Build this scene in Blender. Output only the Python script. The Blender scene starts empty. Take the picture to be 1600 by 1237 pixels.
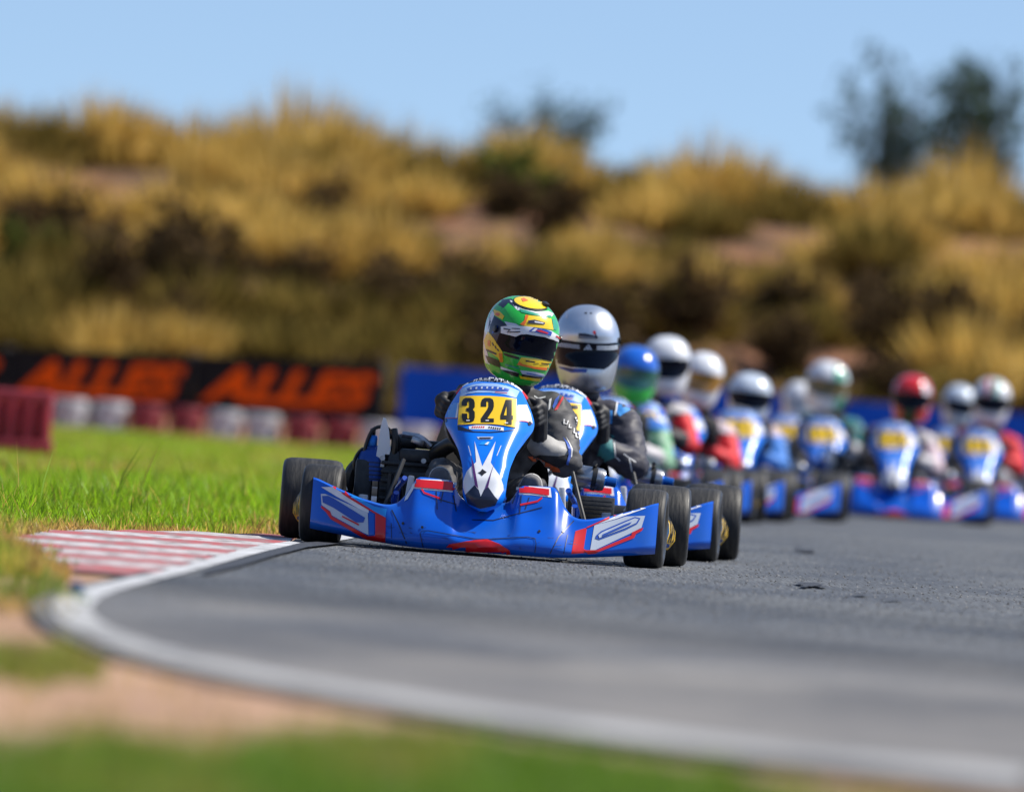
import bpy, bmesh, math, random
import numpy as np
from mathutils import Vector, Matrix, noise
from mathutils.bvhtree import BVHTree

random.seed(7)
rng = np.random.default_rng(7)
R = math.radians
sc = bpy.context.scene
col = sc.collection

# ------------------------------------------------------------------ camera
F = 20925.0            # focal length in photograph pixels (1600 wide)
HC = 0.50              # lens height above the track
FOCUS = 45.0
cam_d = bpy.data.cameras.new('camera')
cam = bpy.data.objects.new('camera', cam_d)
col.objects.link(cam)
th = R(4.3)            # the photographer held the camera tilted
pit = math.atan(19.5 / math.cos(th) / F)
f_ = Vector((0, math.cos(pit), math.sin(pit)))
u0 = Vector((0, -math.sin(pit), math.cos(pit)))
r0 = Vector((1, 0, 0))
r_ = r0 * math.cos(th) + u0 * math.sin(th)
u_ = -r0 * math.sin(th) + u0 * math.cos(th)
CL = Vector((0, 0, HC))
m = Matrix((r_, u_, -f_)).transposed().to_4x4()
m.translation = CL
cam.matrix_world = m
cam_d.sensor_width = 36
cam_d.lens = F / 1600 * 36
cam_d.clip_start = 1
cam_d.clip_end = 3000
cam_d.dof.use_dof = True
cam_d.dof.focus_distance = FOCUS - 0.1
cam_d.dof.aperture_fstop = cam_d.lens / 1000 / 0.101
cam_d.dof.aperture_blades = 9
sc.camera = cam

# ------------------------------------------------------------------ sky and sun
SUN = Vector((0.62, 0.10, 0.77)).normalized()
w = bpy.data.worlds.new('World')
sc.world = w
w.use_nodes = True
nt = w.node_tree
bg = nt.nodes['Background']
sky = nt.nodes.new('ShaderNodeTexSky')
sky.sky_type = 'NISHITA'
sky.sun_disc = False
sky.sun_elevation = math.asin(SUN.z)
sky.sun_rotation = math.atan2(SUN.x, SUN.y)
sky.air_density = 1.0
sky.dust_density = 0.3
sky.ozone_density = 1.6
tc = nt.nodes.new('ShaderNodeTexCoord')
vm = nt.nodes.new('ShaderNodeVectorMath'); vm.operation = 'MULTIPLY_ADD'
vm.inputs[1].default_value = (1, 1, 2.6)
vm.inputs[2].default_value = (0, 0, 0.14)      # clear desert air: the deep blue comes down near the horizon
vn = nt.nodes.new('ShaderNodeVectorMath'); vn.operation = 'NORMALIZE'
nt.links.new(tc.outputs['Generated'], vm.inputs[0])
nt.links.new(vm.outputs[0], vn.inputs[0])
nt.links.new(vn.outputs[0], sky.inputs[0])
nt.links.new(sky.outputs[0], bg.inputs[0])
bg.inputs[1].default_value = 0.12
sl = bpy.data.lights.new('sun', 'SUN')
sl.energy = 5.0
sl.angle = R(0.5)
sl.color = (1.0, 0.94, 0.84)
so = bpy.data.objects.new('sun', sl)
col.objects.link(so)
so.rotation_euler = (-SUN).to_track_quat('-Z', 'Y').to_euler()
so.location = (0, 40, 30)
sc.view_settings.view_transform = 'Standard'
sc.view_settings.look = 'None'
sc.view_settings.exposure = 0.42
sc.view_settings.gamma = 1.0
sc.view_settings.use_curve_mapping = False
sc.cycles.use_denoising = True
sc.cycles.max_bounces = 6
sc.cycles.sample_clamp_indirect = 8

# ------------------------------------------------------------------ helpers
def ray(x, y):
    return (f_ + r_ * ((x - 800) / F) - u_ * ((y - 618.5) / F)).normalized()

def at(x, y, d):
    """point of the scene seen at a photograph position, d metres down the lens axis"""
    v = ray(x, y)
    return CL + v * (d / v.y)

def gp(x, y, z=0.0):
    v = ray(x, y)
    return CL + v * ((z - HC) / v.z)

def to_px(p):
    q = Vector(p) - CL
    z = q.dot(f_)
    return 800 + F * q.dot(r_) / z, 618.5 - F * q.dot(u_) / z

MATS = {}
def mat(name, c, rough=0.5, metal=0.0, coat=0.0, spec=0.5, emit=None):
    if name in MATS:
        return MATS[name]
    mm = bpy.data.materials.new(name)
    mm.use_nodes = True
    b = mm.node_tree.nodes['Principled BSDF']
    b.inputs['Base Color'].default_value = (*c, 1)
    b.inputs['Roughness'].default_value = rough
    b.inputs['Metallic'].default_value = metal
    b.inputs['Specular IOR Level'].default_value = spec
    b.inputs['Coat Weight'].default_value = coat
    b.inputs['Coat Roughness'].default_value = 0.06
    MATS[name] = mm
    return mm

def worn(name, c, c2, rough=0.5, scale=30.0, bump=0.0, metal=0.0, coat=0.0, lo=0.4, hi=0.7, stretch=(1, 1, 1)):
    """base colour broken up by procedural dust and wear"""
    if name in MATS:
        return MATS[name]
    mm = mat(name, c, rough, metal, coat)
    t = mm.node_tree
    b = t.nodes['Principled BSDF']
    tc = t.nodes.new('ShaderNodeTexCoord')
    mp = t.nodes.new('ShaderNodeMapping'); mp.inputs['Scale'].default_value = stretch
    nz = t.nodes.new('ShaderNodeTexNoise'); nz.inputs['Scale'].default_value = scale; nz.inputs['Detail'].default_value = 6
    mr = t.nodes.new('ShaderNodeMapRange'); mr.inputs[1].default_value = lo; mr.inputs[2].default_value = hi
    mx = t.nodes.new('ShaderNodeMix'); mx.data_type = 'RGBA'
    mx.inputs[6].default_value = (*c, 1); mx.inputs[7].default_value = (*c2, 1)
    t.links.new(tc.outputs['Object'], mp.inputs[0]); t.links.new(mp.outputs[0], nz.inputs['Vector'])
    t.links.new(nz.outputs[0], mr.inputs[0]); t.links.new(mr.outputs[0], mx.inputs[0])
    t.links.new(mx.outputs[2], b.inputs['Base Color'])
    if bump:
        bp = t.nodes.new('ShaderNodeBump'); bp.inputs['Strength'].default_value = bump; bp.inputs['Distance'].default_value = 0.01
        t.links.new(nz.outputs[0], bp.inputs['Height']); t.links.new(bp.outputs[0], b.inputs['Normal'])
    return mm

def tag(o, label=None, cat=None, group=None, kind=None):
    if label: o['label'] = label
    if cat: o['category'] = cat
    if group: o['group'] = group
    if kind: o['kind'] = kind
    return o

class MB:
    """collects shapes with materials and links them as one mesh object"""
    def __init__(s):
        s.v = []; s.f = []; s.m = []; s.mats = []
    def mi(s, mt):
        if mt not in s.mats: s.mats.append(mt)
        return s.mats.index(mt)
    def add(s, vs, fs, mt):
        o = len(s.v); k = s.mi(mt)
        s.v += [tuple(p) for p in vs]
        for f in fs:
            s.f.append([i + o for i in f]); s.m.append(k)
    def box(s, c, d, mt, rot=None, bev=0.12):
        """bevelled box"""
        bm = bmesh.new()
        bmesh.ops.create_cube(bm, size=1)
        bmesh.ops.scale(bm, vec=d, verts=bm.verts)
        if bev:
            bmesh.ops.bevel(bm, geom=bm.edges[:], offset=min(d) * bev, segments=2, affect='EDGES', profile=0.5)
        M = Matrix.Translation(c) @ (rot.to_4x4() if rot else Matrix.Identity(4))
        bm.transform(M)
        bm.verts.index_update()
        s.add([v.co[:] for v in bm.verts], [[v.index for v in f.verts] for f in bm.faces], mt)
        bm.free()
    def tube(s, pts, r, mt, n=10, closed=False, smooth=True):
        P = [Vector(p) for p in pts]
        rr = r if isinstance(r, (list, tuple)) else [r] * len(P)
        if smooth and len(P) > 2:
            Q = []; q2 = []
            L = len(P)
            rngi = range(L if closed else L - 1)
            for i in rngi:
                a = P[(i - 1) % L] if closed or i > 0 else P[0]
                b = P[i]; c = P[(i + 1) % L]
                d = P[(i + 2) % L] if closed or i + 2 < L else P[-1]
                for k in range(6):
                    t = k / 6
                    Q.append(0.5 * ((2 * b) + (c - a) * t + (2 * a - 5 * b + 4 * c - d) * t * t + (3 * b - a - 3 * c + d) * t ** 3))
                    q2.append(rr[i] * (1 - t) + rr[(i + 1) % L] * t)
            if not closed:
                Q.append(P[-1]); q2.append(rr[-1])
            P, rr = Q, q2
        L = len(P); vs = []; fs = []
        up = None
        for i in range(L):
            a = P[(i - 1) % L] if (closed or i > 0) else P[i]
            b = P[(i + 1) % L] if (closed or i < L - 1) else P[i]
            t = (b - a).normalized() if (b - a).length > 1e-9 else Vector((0, 0, 1))
            if up is None:
                up = Vector((0, 0, 1)) if abs(t.z) < 0.9 else Vector((1, 0, 0))
            e = (up - t * up.dot(t)).normalized(); up = e
            g = t.cross(e)
            for k in range(n):
                an = 2 * math.pi * k / n
                vs.append(P[i] + (e * math.cos(an) + g * math.sin(an)) * rr[i])
        for i in range(L if closed else L - 1):
            for k in range(n):
                a = i * n + k; b = i * n + (k + 1) % n
                c = ((i + 1) % L) * n + (k + 1) % n; d = ((i + 1) % L) * n + k
                fs.append([a, d, c, b])
        if not closed:
            fs.append(list(range(n))); fs.append(list(range((L - 1) * n, L * n))[::-1])
        s.add(vs, fs, mt)
    def lathe(s, c, prof, axis, mt, n=32, mats=None):
        """prof: (offset along the axis, radius)"""
        ax = Vector(axis).normalized()
        e = Vector((0, 0, 1)) if abs(ax.z) < 0.9 else Vector((0, 1, 0))
        e = (e - ax * e.dot(ax)).normalized(); g = ax.cross(e)
        c = Vector(c); vs = []
        for (h, r) in prof:
            for k in range(n):
                an = 2 * math.pi * k / n
                vs.append(c + ax * h + (e * math.cos(an) + g * math.sin(an)) * r)
        for i in range(len(prof) - 1):
            fs = []
            for k in range(n):
                fs.append([i * n + k, i * n + (k + 1) % n, (i + 1) * n + (k + 1) % n, (i + 1) * n + k])
            s.add([], [], mt)
            mt_i = mats[i] if mats else mt
            kk = s.mi(mt_i)
            for f in fs:
                s.f.append([j + len(s.v) for j in f]); s.m.append(kk)
        s.v += [tuple(p) for p in vs]
    def ball(s, c, r, mt, n=12, mtx=None):
        c = Vector(c); rx, ry, rz = (r, r, r) if not isinstance(r, (tuple, list)) else r
        vs = [(0, 0, rz)]; fs = []
        h = n // 2
        for i in range(1, h):
            a = math.pi * i / h
            for k in range(n):
                b = 2 * math.pi * k / n
                vs.append((rx * math.sin(a) * math.cos(b), ry * math.sin(a) * math.sin(b), rz * math.cos(a)))
        vs.append((0, 0, -rz))
        for k in range(n):
            fs.append([0, 1 + k, 1 + (k + 1) % n])
            for i in range(h - 2):
                fs.append([1 + i * n + k, 1 + (i + 1) * n + k, 1 + (i + 1) * n + (k + 1) % n, 1 + i * n + (k + 1) % n])
            fs.append([len(vs) - 1, 1 + (h - 2) * n + (k + 1) % n, 1 + (h - 2) * n + k])
        vs = [Vector(v) for v in vs]
        if mtx: vs = [mtx @ v for v in vs]
        s.add([c + v for v in vs], fs, mt)
    def cap(s, p, q, r1, r2, mt, n=14):
        """tapered capsule"""
        p = Vector(p); q = Vector(q); d = (q - p).normalized()
        e = Vector((0, 0, 1)) if abs(d.z) < 0.9 else Vector((1, 0, 0))
        e = (e - d * e.dot(d)).normalized(); g = d.cross(e)
        rings = []
        for k in range(1, 5): a = math.pi / 2 * k / 4; rings.append((p - d * r1 * math.cos(a), r1 * math.sin(a)))
        for k in range(0, 4): a = math.pi / 2 * k / 4; rings.append((q + d * r2 * math.sin(a), r2 * math.cos(a)))
        vs = [p - d * r1]; fs = []
        for (c, r) in rings:
            for k in range(n):
                an = 2 * math.pi * k / n
                vs.append(c + (e * math.cos(an) + g * math.sin(an)) * r)
        vs.append(q + d * r2)
        L = len(rings)
        for k in range(n):
            fs.append([0, 1 + (k + 1) % n, 1 + k])
            for i in range(L - 1):
                fs.append([1 + i * n + k, 1 + i * n + (k + 1) % n, 1 + (i + 1) * n + (k + 1) % n, 1 + (i + 1) * n + k])
            fs.append([len(vs) - 1, 1 + (L - 1) * n + k, 1 + (L - 1) * n + (k + 1) % n])
        s.add(vs, fs, mt)
    def grid(s, pts, mt):
        """pts[i][j]"""
        a = len(pts); b = len(pts[0]); vs = [p for row in pts for p in row]
        fs = [[i * b + j, i * b + j + 1, (i + 1) * b + j + 1, (i + 1) * b + j] for i in range(a - 1) for j in range(b - 1)]
        s.add(vs, fs, mt)
    def mesh(s, name, smooth=True, angle=40):
        me = bpy.data.meshes.new(name)
        me.from_pydata(s.v, [], s.f)
        for mt in s.mats: me.materials.append(mt)
        me.polygons.foreach_set('material_index', s.m)
        me.validate()
        if smooth:
            me.polygons.foreach_set('use_smooth', [True] * len(me.polygons))
            try: me.set_sharp_from_angle(angle=R(angle))
            except Exception: pass
        me.update()
        return me
    def build(s, name, parent=None, smooth=True, angle=40):
        o = bpy.data.objects.new(name, s.mesh(name, smooth, angle))
        col.objects.link(o)
        if parent: o.parent = parent
        return o
    def bvh(s):
        return BVHTree.FromPolygons([Vector(v) for v in s.v], s.f)

def empty(name, loc=(0, 0, 0), rz=0.0):
    o = bpy.data.objects.new(name, None)
    o.empty_display_size = 0.1
    col.objects.link(o)
    o.location = loc; o.rotation_euler = (0, 0, rz)
    return o

def kids(o):
    return [c for c in bpy.data.objects if c.parent == o]

def copy_tree(o, parent=None, tree=None):
    c = o.copy(); col.objects.link(c); c.parent = parent
    for ch in (tree or CH).get(o.name, []):
        copy_tree(ch, c, tree)
    return c
CH = {}
def index_children():
    CH.clear()
    for o in bpy.data.objects:
        if o.parent: CH.setdefault(o.parent.name, []).append(o)

def decal(mb, bvh, poly, mt, off=0.0012, cell=5.0, Minv=None, rayfn=None, jump=0.05):
    """flat print: a polygon cut into small cells and laid on the surface along viewing rays"""
    if rayfn is None:
        o0 = Minv @ CL; R3 = Minv.to_3x3()
        rayfn = lambda x, y: (o0, (R3 @ ray(x, y)).normalized())
    bm = bmesh.new()
    vs = [bm.verts.new((p[0], p[1], 0)) for p in poly]
    try:
        f = bm.faces.new(vs)
    except ValueError:
        bm.free(); return
    f.normal_update()
    bmesh.ops.triangulate(bm, faces=bm.faces[:], ngon_method='EAR_CLIP')
    xs = [p[0] for p in poly]; ys = [p[1] for p in poly]
    for (lo, hi, ax) in ((min(xs), max(xs), 0), (min(ys), max(ys), 1)):
        k = math.floor(lo / cell) + 1
        while k * cell < hi:
            co = [0, 0, 0]; co[ax] = k * cell; no = [0, 0, 0]; no[ax] = 1
            bmesh.ops.bisect_plane(bm, geom=bm.verts[:] + bm.edges[:] + bm.faces[:], plane_co=co, plane_no=no, dist=1e-6)
            k += 1
    bm.verts.index_update()
    hit = []
    for v in bm.verts:
        og, d = rayfn(v.co.x, v.co.y)
        loc, n, i, dist = bvh.ray_cast(og, d)
        if loc is None: hit.append(None); continue
        if n.dot(d) > 0: n = -n
        hit.append((loc + n * off - d * off * 0.6, dist))
    used = {}; V = []; FS = []
    for f in bm.faces:
        ii = [v.index for v in f.verts]
        if any(hit[i] is None for i in ii): continue
        ds = [hit[i][1] for i in ii]
        if max(ds) - min(ds) > jump: continue
        for i in ii:
            if i not in used: used[i] = len(V); V.append(hit[i][0])
        P = [V[used[i]] for i in ii]
        face = [used[i] for i in ii]
        nn = (P[1] - P[0]).cross(P[2] - P[0])
        og, d = rayfn(bm.verts[0].co.x if False else f.verts[0].co.x, f.verts[0].co.y)
        if nn.dot(d) > 0: face = face[::-1]
        FS.append(face)
    bm.free()
    if FS: mb.add(V, FS, mt)

def pline(pts, wd):
    """polygon of a stroke of width wd along pts"""
    P = [Vector((p[0], p[1])) for p in pts]; a = []; b = []
    for i, p in enumerate(P):
        t = (P[min(i + 1, len(P) - 1)] - P[max(i - 1, 0)]).normalized()
        n = Vector((-t.y, t.x)) * wd / 2
        a.append(p + n); b.append(p - n)
    return [tuple(p) for p in a] + [tuple(p) for p in b[::-1]]

def ell(cx, cy, rx, ry, rot=0, n=28):
    c, s_ = math.cos(R(rot)), math.sin(R(rot))
    return [(cx + rx * math.cos(t) * c - ry * math.sin(t) * s_, cy + rx * math.cos(t) * s_ + ry * math.sin(t) * c)
            for t in [2 * math.pi * k / n for k in range(n)]]

def crop(ox, oy, sc_, pts):
    return [(ox + x / sc_, oy + y / sc_) for x, y in pts]

def interp(x, xs, ys):
    return float(np.interp(x, xs, ys))

def text_mesh(txt, size, shear=0.0, bold=0.0, squeeze=1.0):
    cu = bpy.data.curves.new('lettering', 'FONT')
    cu.body = txt; cu.size = size; cu.shear = shear; cu.offset = bold
    cu.align_x = 'CENTER'; cu.align_y = 'CENTER'
    o = bpy.data.objects.new('lettering', cu); col.objects.link(o)
    dg = bpy.context.evaluated_depsgraph_get()
    me = bpy.data.meshes.new_from_object(o.evaluated_get(dg))
    bpy.data.objects.remove(o)
    return me

# ------------------------------------------------------------------ materials
blue = worn('blue_plastic', (0.001, 0.095, 0.58), (0.012, 0.105, 0.50), 0.19, 9, coat=0.1)
azure = worn('azure_plastic', (0.0, 0.175, 0.80), (0.008, 0.185, 0.74), 0.24, 9, coat=0.08)
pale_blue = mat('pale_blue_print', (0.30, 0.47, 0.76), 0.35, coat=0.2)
white_shaded = mat('shaded_white_print', (0.10, 0.33, 0.74), 0.35, coat=0.2)  # white print on the nose's left side, shade painted into its colour
blue_light = mat('light_blue_print', (0.01, 0.28, 0.78), 0.3, coat=0.5)
white_p = worn('white_print', (0.78, 0.80, 0.84), (0.66, 0.68, 0.72), 0.35, 25, coat=0.4)
grey_p = mat('pale_grey_print', (0.50, 0.56, 0.66), 0.35, coat=0.4)
red_p = mat('red_print', (0.62, 0.008, 0.012), 0.3, coat=0.4)
black_p = mat('black_print', (0.008, 0.008, 0.01), 0.35, coat=0.3)
navy_p = mat('navy_print', (0.012, 0.018, 0.05), 0.35, coat=0.3)
purple_p = mat('purple_print', (0.09, 0.02, 0.14), 0.35, coat=0.3)
logo_blue = mat('logo_blue_print', (0.02, 0.08, 0.42), 0.35, coat=0.3)
yellow_p = mat('yellow_plate', (0.86, 0.55, 0.008), 0.4, coat=0.3)
digit = mat('black_digits', (0.006, 0.006, 0.006), 0.4)
rubber = worn('tyre_rubber', (0.011, 0.011, 0.012), (0.045, 0.042, 0.038), 0.6, 14, bump=0.25, lo=0.45, hi=0.75, stretch=(6, 1, 1))
rub_side = worn('tyre_sidewall', (0.018, 0.018, 0.019), (0.035, 0.033, 0.031), 0.4, 60, bump=0.05)
alloy = worn('alloy', (0.62, 0.62, 0.64), (0.4, 0.4, 0.42), 0.3, 60, metal=1.0)
gold = mat('gold_alloy', (0.75, 0.48, 0.12), 0.3, metal=1.0)
steel = worn('steel', (0.45, 0.46, 0.48), (0.3, 0.3, 0.32), 0.32, 50, metal=1.0)
dark_metal = worn('dark_casting', (0.016, 0.018, 0.022), (0.035, 0.036, 0.04), 0.45, 40, bump=0.15)
black_pl = worn('black_plastic', (0.012, 0.012, 0.014), (0.022, 0.022, 0.022), 0.38, 30)
hose = mat('black_hose', (0.01, 0.01, 0.011), 0.35)
blue_tube = mat('blue_frame_paint', (0.005, 0.06, 0.42), 0.25, coat=0.6)
blue_anod = mat('blue_anodised', (0.02, 0.16, 0.55), 0.3, metal=0.7)
carbon = mat('seat_shell', (0.02, 0.02, 0.022), 0.3, coat=0.4)
tray_m = mat('floor_tray_metal', (0.12, 0.12, 0.13), 0.5, metal=0.5)
clear_m = mat('pale_guard', (0.78, 0.80, 0.84), 0.25, coat=0.5)

# =================================================================== THE SETTING
# ground sheet
def poly_obj(name, pts, z, mt, thick=0.0):
    bm = bmesh.new()
    vs = [bm.verts.new((p[0], p[1], z)) for p in pts]
    f = bm.faces.new(vs)
    if f.normal.z < 0: bmesh.ops.reverse_faces(bm, faces=[f])
    f.normal_update()
    if f.normal.z < 0: f.normal_flip()
    if thick:
        r = bmesh.ops.extrude_face_region(bm, geom=[f])
        nv = [e for e in r['geom'] if isinstance(e, bmesh.types.BMVert)]
        bmesh.ops.translate(bm, vec=(0, 0, thick), verts=nv)
    bmesh.ops.triangulate(bm, faces=[f for f in bm.faces if len(f.verts) > 4], ngon_method='EAR_CLIP')
    bmesh.ops.recalc_face_normals(bm, faces=bm.faces[:])
    me = bpy.data.meshes.new(name); bm.to_mesh(me); bm.free()
    if mt: me.materials.append(mt)
    o = bpy.data.objects.new(name, me); col.objects.link(o)
    return o

def ramp_mat(name, stops, scale, rough=0.9, detail=8, stretch=(1, 1, 1), bump=0.0, bdist=0.02, layers=None):
    mm = bpy.data.materials.new(name); mm.use_nodes = True
    t = mm.node_tree; b = t.nodes['Principled BSDF']
    b.inputs['Roughness'].default_value = rough
    b.inputs['Specular IOR Level'].default_value = 0.25
    tc = t.nodes.new('ShaderNodeTexCoord')
    mp = t.nodes.new('ShaderNodeMapping'); mp.inputs['Scale'].default_value = stretch
    nz = t.nodes.new('ShaderNodeTexNoise'); nz.inputs['Scale'].default_value = scale; nz.inputs['Detail'].default_value = detail
    cr = t.nodes.new('ShaderNodeValToRGB')
    while len(cr.color_ramp.elements) < len(stops): cr.color_ramp.elements.new(0.5)
    for e, (p, c) in zip(cr.color_ramp.elements, stops):
        e.position = p; e.color = (*c, 1)
    t.links.new(tc.outputs['Object'], mp.inputs[0]); t.links.new(mp.outputs[0], nz.inputs['Vector'])
    t.links.new(nz.outputs[0], cr.inputs[0]); t.links.new(cr.outputs[0], b.inputs['Base Color'])
    if bump:
        bp = t.nodes.new('ShaderNodeBump'); bp.inputs['Strength'].default_value = bump; bp.inputs['Distance'].default_value = bdist
        t.links.new(nz.outputs[0], bp.inputs['Height']); t.links.new(bp.outputs[0], b.inputs['Normal'])
    mm['out'] = 1
    return mm, t, b, cr

dirt, *_ = ramp_mat('dry_soil', [(0.3, (0.17, 0.10, 0.06)), (0.5, (0.34, 0.205, 0.13)), (0.7, (0.50, 0.33, 0.22))], 2.2, bump=0.5)
g = poly_obj('ground', [(-600, -50), (600, -50), (600, 1500), (-600, 1500)], -0.014, dirt)
tag(g, kind='structure')

# asphalt
asph = bpy.data.materials.new('asphalt'); asph.use_nodes = True
t = asph.node_tree; b = t.nodes['Principled BSDF']
tc = t.nodes.new('ShaderNodeTexCoord')
def nz_(scale, detail, stretch):
    mp = t.nodes.new('ShaderNodeMapping'); mp.inputs['Scale'].default_value = stretch
    n = t.nodes.new('ShaderNodeTexNoise'); n.inputs['Scale'].default_value = scale; n.inputs['Detail'].default_value = detail
    n.inputs['Roughness'].default_value = 0.65
    t.links.new(tc.outputs['Object'], mp.inputs[0]); t.links.new(mp.outputs[0], n.inputs['Vector'])
    return n
grain = nz_(1.0, 3, (120, 1.6, 1))      # worn stones drawn out along the driving line
patch = nz_(1.0, 5, (1.1, 0.30, 1))
band = nz_(1.0, 3, (0.25, 0.55, 1))
cr = t.nodes.new('ShaderNodeValToRGB')
e = cr.color_ramp.elements
e[0].position = 0.32; e[0].color = (0.044, 0.047, 0.050, 1)
e[1].position = 0.72; e[1].color = (0.165, 0.176, 0.188, 1)
t.links.new(grain.outputs[0], cr.inputs[0])
mr = t.nodes.new('ShaderNodeMapRange'); mr.inputs[1].default_value = 0.38; mr.inputs[2].default_value = 0.66
t.links.new(patch.outputs[0], mr.inputs[0])
mx = t.nodes.new('ShaderNodeMix'); mx.data_type = 'RGBA'; mx.blend_type = 'MULTIPLY'
mx.inputs[0].default_value = 1
cr2 = t.nodes.new('ShaderNodeValToRGB')
cr2.color_ramp.elements[0].color = (0.60, 0.63, 0.69, 1); cr2.color_ramp.elements[1].color = (1.12, 1.10, 1.05, 1)
t.links.new(mr.outputs[0], cr2.inputs[0])
t.links.new(cr.outputs[0], mx.inputs[6]); t.links.new(cr2.outputs[0], mx.inputs[7])
# dusty strip off the racing line, nearer the verge
sx = t.nodes.new('ShaderNodeSeparateXYZ'); t.links.new(tc.outputs['Object'], sx.inputs[0])
ad = t.nodes.new('ShaderNodeMath'); ad.operation = 'MULTIPLY_ADD'
ad.inputs[1].default_value = 10.0; t.links.new(band.outputs[0], ad.inputs[0]); t.links.new(sx.outputs[1], ad.inputs[2])
mr2 = t.nodes.new('ShaderNodeMapRange'); mr2.inputs[1].default_value = 40; mr2.inputs[2].default_value = 28
t.links.new(ad.outputs[0], mr2.inputs[0])
mx2 = t.nodes.new('ShaderNodeMix'); mx2.data_type = 'RGBA'
mx2.inputs[7].default_value = (0.215, 0.20, 0.18, 1)
dm = t.nodes.new('ShaderNodeMix'); dm.data_type = 'RGBA'; dm.inputs[6].default_value = (0.10, 0.098, 0.097, 1); dm.inputs[7].default_value = (0.22, 0.205, 0.185, 1)
t.links.new(mr.outputs[0], dm.inputs[0]); t.links.new(dm.outputs[2], mx2.inputs[7])
t.links.new(mr2.outputs[0], mx2.inputs[0]); t.links.new(mx.outputs[2], mx2.inputs[6])
# rubbered lines where the karts swing through the bend
wv = t.nodes.new('ShaderNodeMath'); wv.operation = 'MULTIPLY_ADD'; wv.inputs[1].default_value = 4.0
t.links.new(patch.outputs[0], wv.inputs[0]); t.links.new(sx.outputs[1], wv.inputs[2])
fc = t.nodes.new('ShaderNodeMath'); fc.operation = 'MULTIPLY_ADD'; fc.inputs[1].default_value = -1.1; t.links.new(sx.outputs[0], fc.inputs[0]); t.links.new(wv.outputs[0], fc.inputs[2])
fc.inputs[1].default_value = 1.6
md_ = t.nodes.new('ShaderNodeMapRange'); md_.inputs[1].default_value = 22; md_.inputs[2].default_value = 46; t.links.new(fc.outputs[0], md_.inputs[0])
rb = t.nodes.new('ShaderNodeValToRGB'); rb.color_ramp.interpolation = 'EASE'
for k_ in range(6): rb.color_ramp.elements.new(0.5)
for e_, (p_, v_) in zip(rb.color_ramp.elements, ((0, .95), (.14, 1.08), (.26, .92), (.36, 1.12), (.50, .66), (.62, 1.0), (.76, .8), (.92, 1.02))):
    e_.position = p_; e_.color = (v_, v_, v_ * 1.02, 1)
t.links.new(md_.outputs[0], rb.inputs[0])
mx3 = t.nodes.new('ShaderNodeMix'); mx3.data_type = 'RGBA'; mx3.blend_type = 'MULTIPLY'; mx3.inputs[0].default_value = 1
t.links.new(mx2.outputs[2], mx3.inputs[6]); t.links.new(rb.outputs[0], mx3.inputs[7])
t.links.new(mx3.outputs[2], b.inputs['Base Color'])
b.inputs['Roughness'].default_value = 0.75
b.inputs['Specular IOR Level'].default_value = 0.3
bp = t.nodes.new('ShaderNodeBump'); bp.inputs['Strength'].default_value = 0.35; bp.inputs['Distance'].default_value = 0.003
t.links.new(grain.outputs[0], bp.inputs['Height']); t.links.new(bp.outputs[0], b.inputs['Normal'])

in_px = [(478, 850), (420, 864), (360, 882), (270, 908), (212, 930), (192, 950), (205, 975), (300, 1012), (420, 1040), (600, 1067), (800, 1096), (1000, 1124), (1200, 1150), (1400, 1170), (1600, 1187)]
out_px = [(452, 847), (400, 854), (300, 881), (225, 901), (145, 916), (92, 931), (75, 950), (95, 976), (170, 1011), (262, 1038), (400, 1066), (600, 1100), (800, 1131), (1000, 1163), (1200, 1190), (1400, 1214), (1600, 1231)]
inn = [gp(*p) for p in in_px]; out = [gp(*p) for p in out_px]
def resamp(P, n):
    d = [0]
    for a, b_ in zip(P, P[1:]): d.append(d[-1] + (b_ - a).length)
    q = np.linspace(0, d[-1], n)
    return [Vector((interp(x, d, [p.x for p in P]), interp(x, d, [p.y for p in P]), 0)) for x in q]
def smooth_line(P, it=6):
    for _ in range(it):
        P = [P[0]] + [(P[i - 1] + P[i] * 2 + P[i + 1]) / 4 for i in range(1, len(P) - 1)] + [P[-1]]
    return P
inn = smooth_line(resamp(inn, 70)); out = smooth_line(resamp(out, 70))
inn = [a.lerp(b_, .14 + .34 * min(1, i / 45)) for i, (a, b_) in enumerate(zip(inn, out))]
far_left = [Vector((-0.70, 46, 0)), Vector((-0.62, 50, 0)), Vector((-0.25, 60, 0)), Vector((0.7, 75, 0)), Vector((1.9, 92, 0)), Vector((3.4, 112, 0)), Vector((5, 122, 0))]
track_pts = [(p.x, p.y) for p in far_left[::-1]] 
edge = []
for i, p in enumerate(out):
    a = out[max(i - 1, 0)]; b_ = out[min(i + 1, len(out) - 1)]
    tt = (b_ - a).normalized(); nn = Vector((tt.y, -tt.x, 0))
    if nn.dot(p - inn[i]) < 0: nn = -nn
    wd = 0.045 if i > 12 else 0.0
    edge.append(p + nn * wd)
track_pts += [(p.x, p.y) for p in edge]
track_pts += [(2.6, 17.5), (6, 13.5), (14, 10), (40, 6), (40, 122)]
TZ = 0.0
tr = poly_obj('race_track', track_pts, TZ - 0.05, asph, 0.05)
tag(tr, kind='structure')

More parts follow.
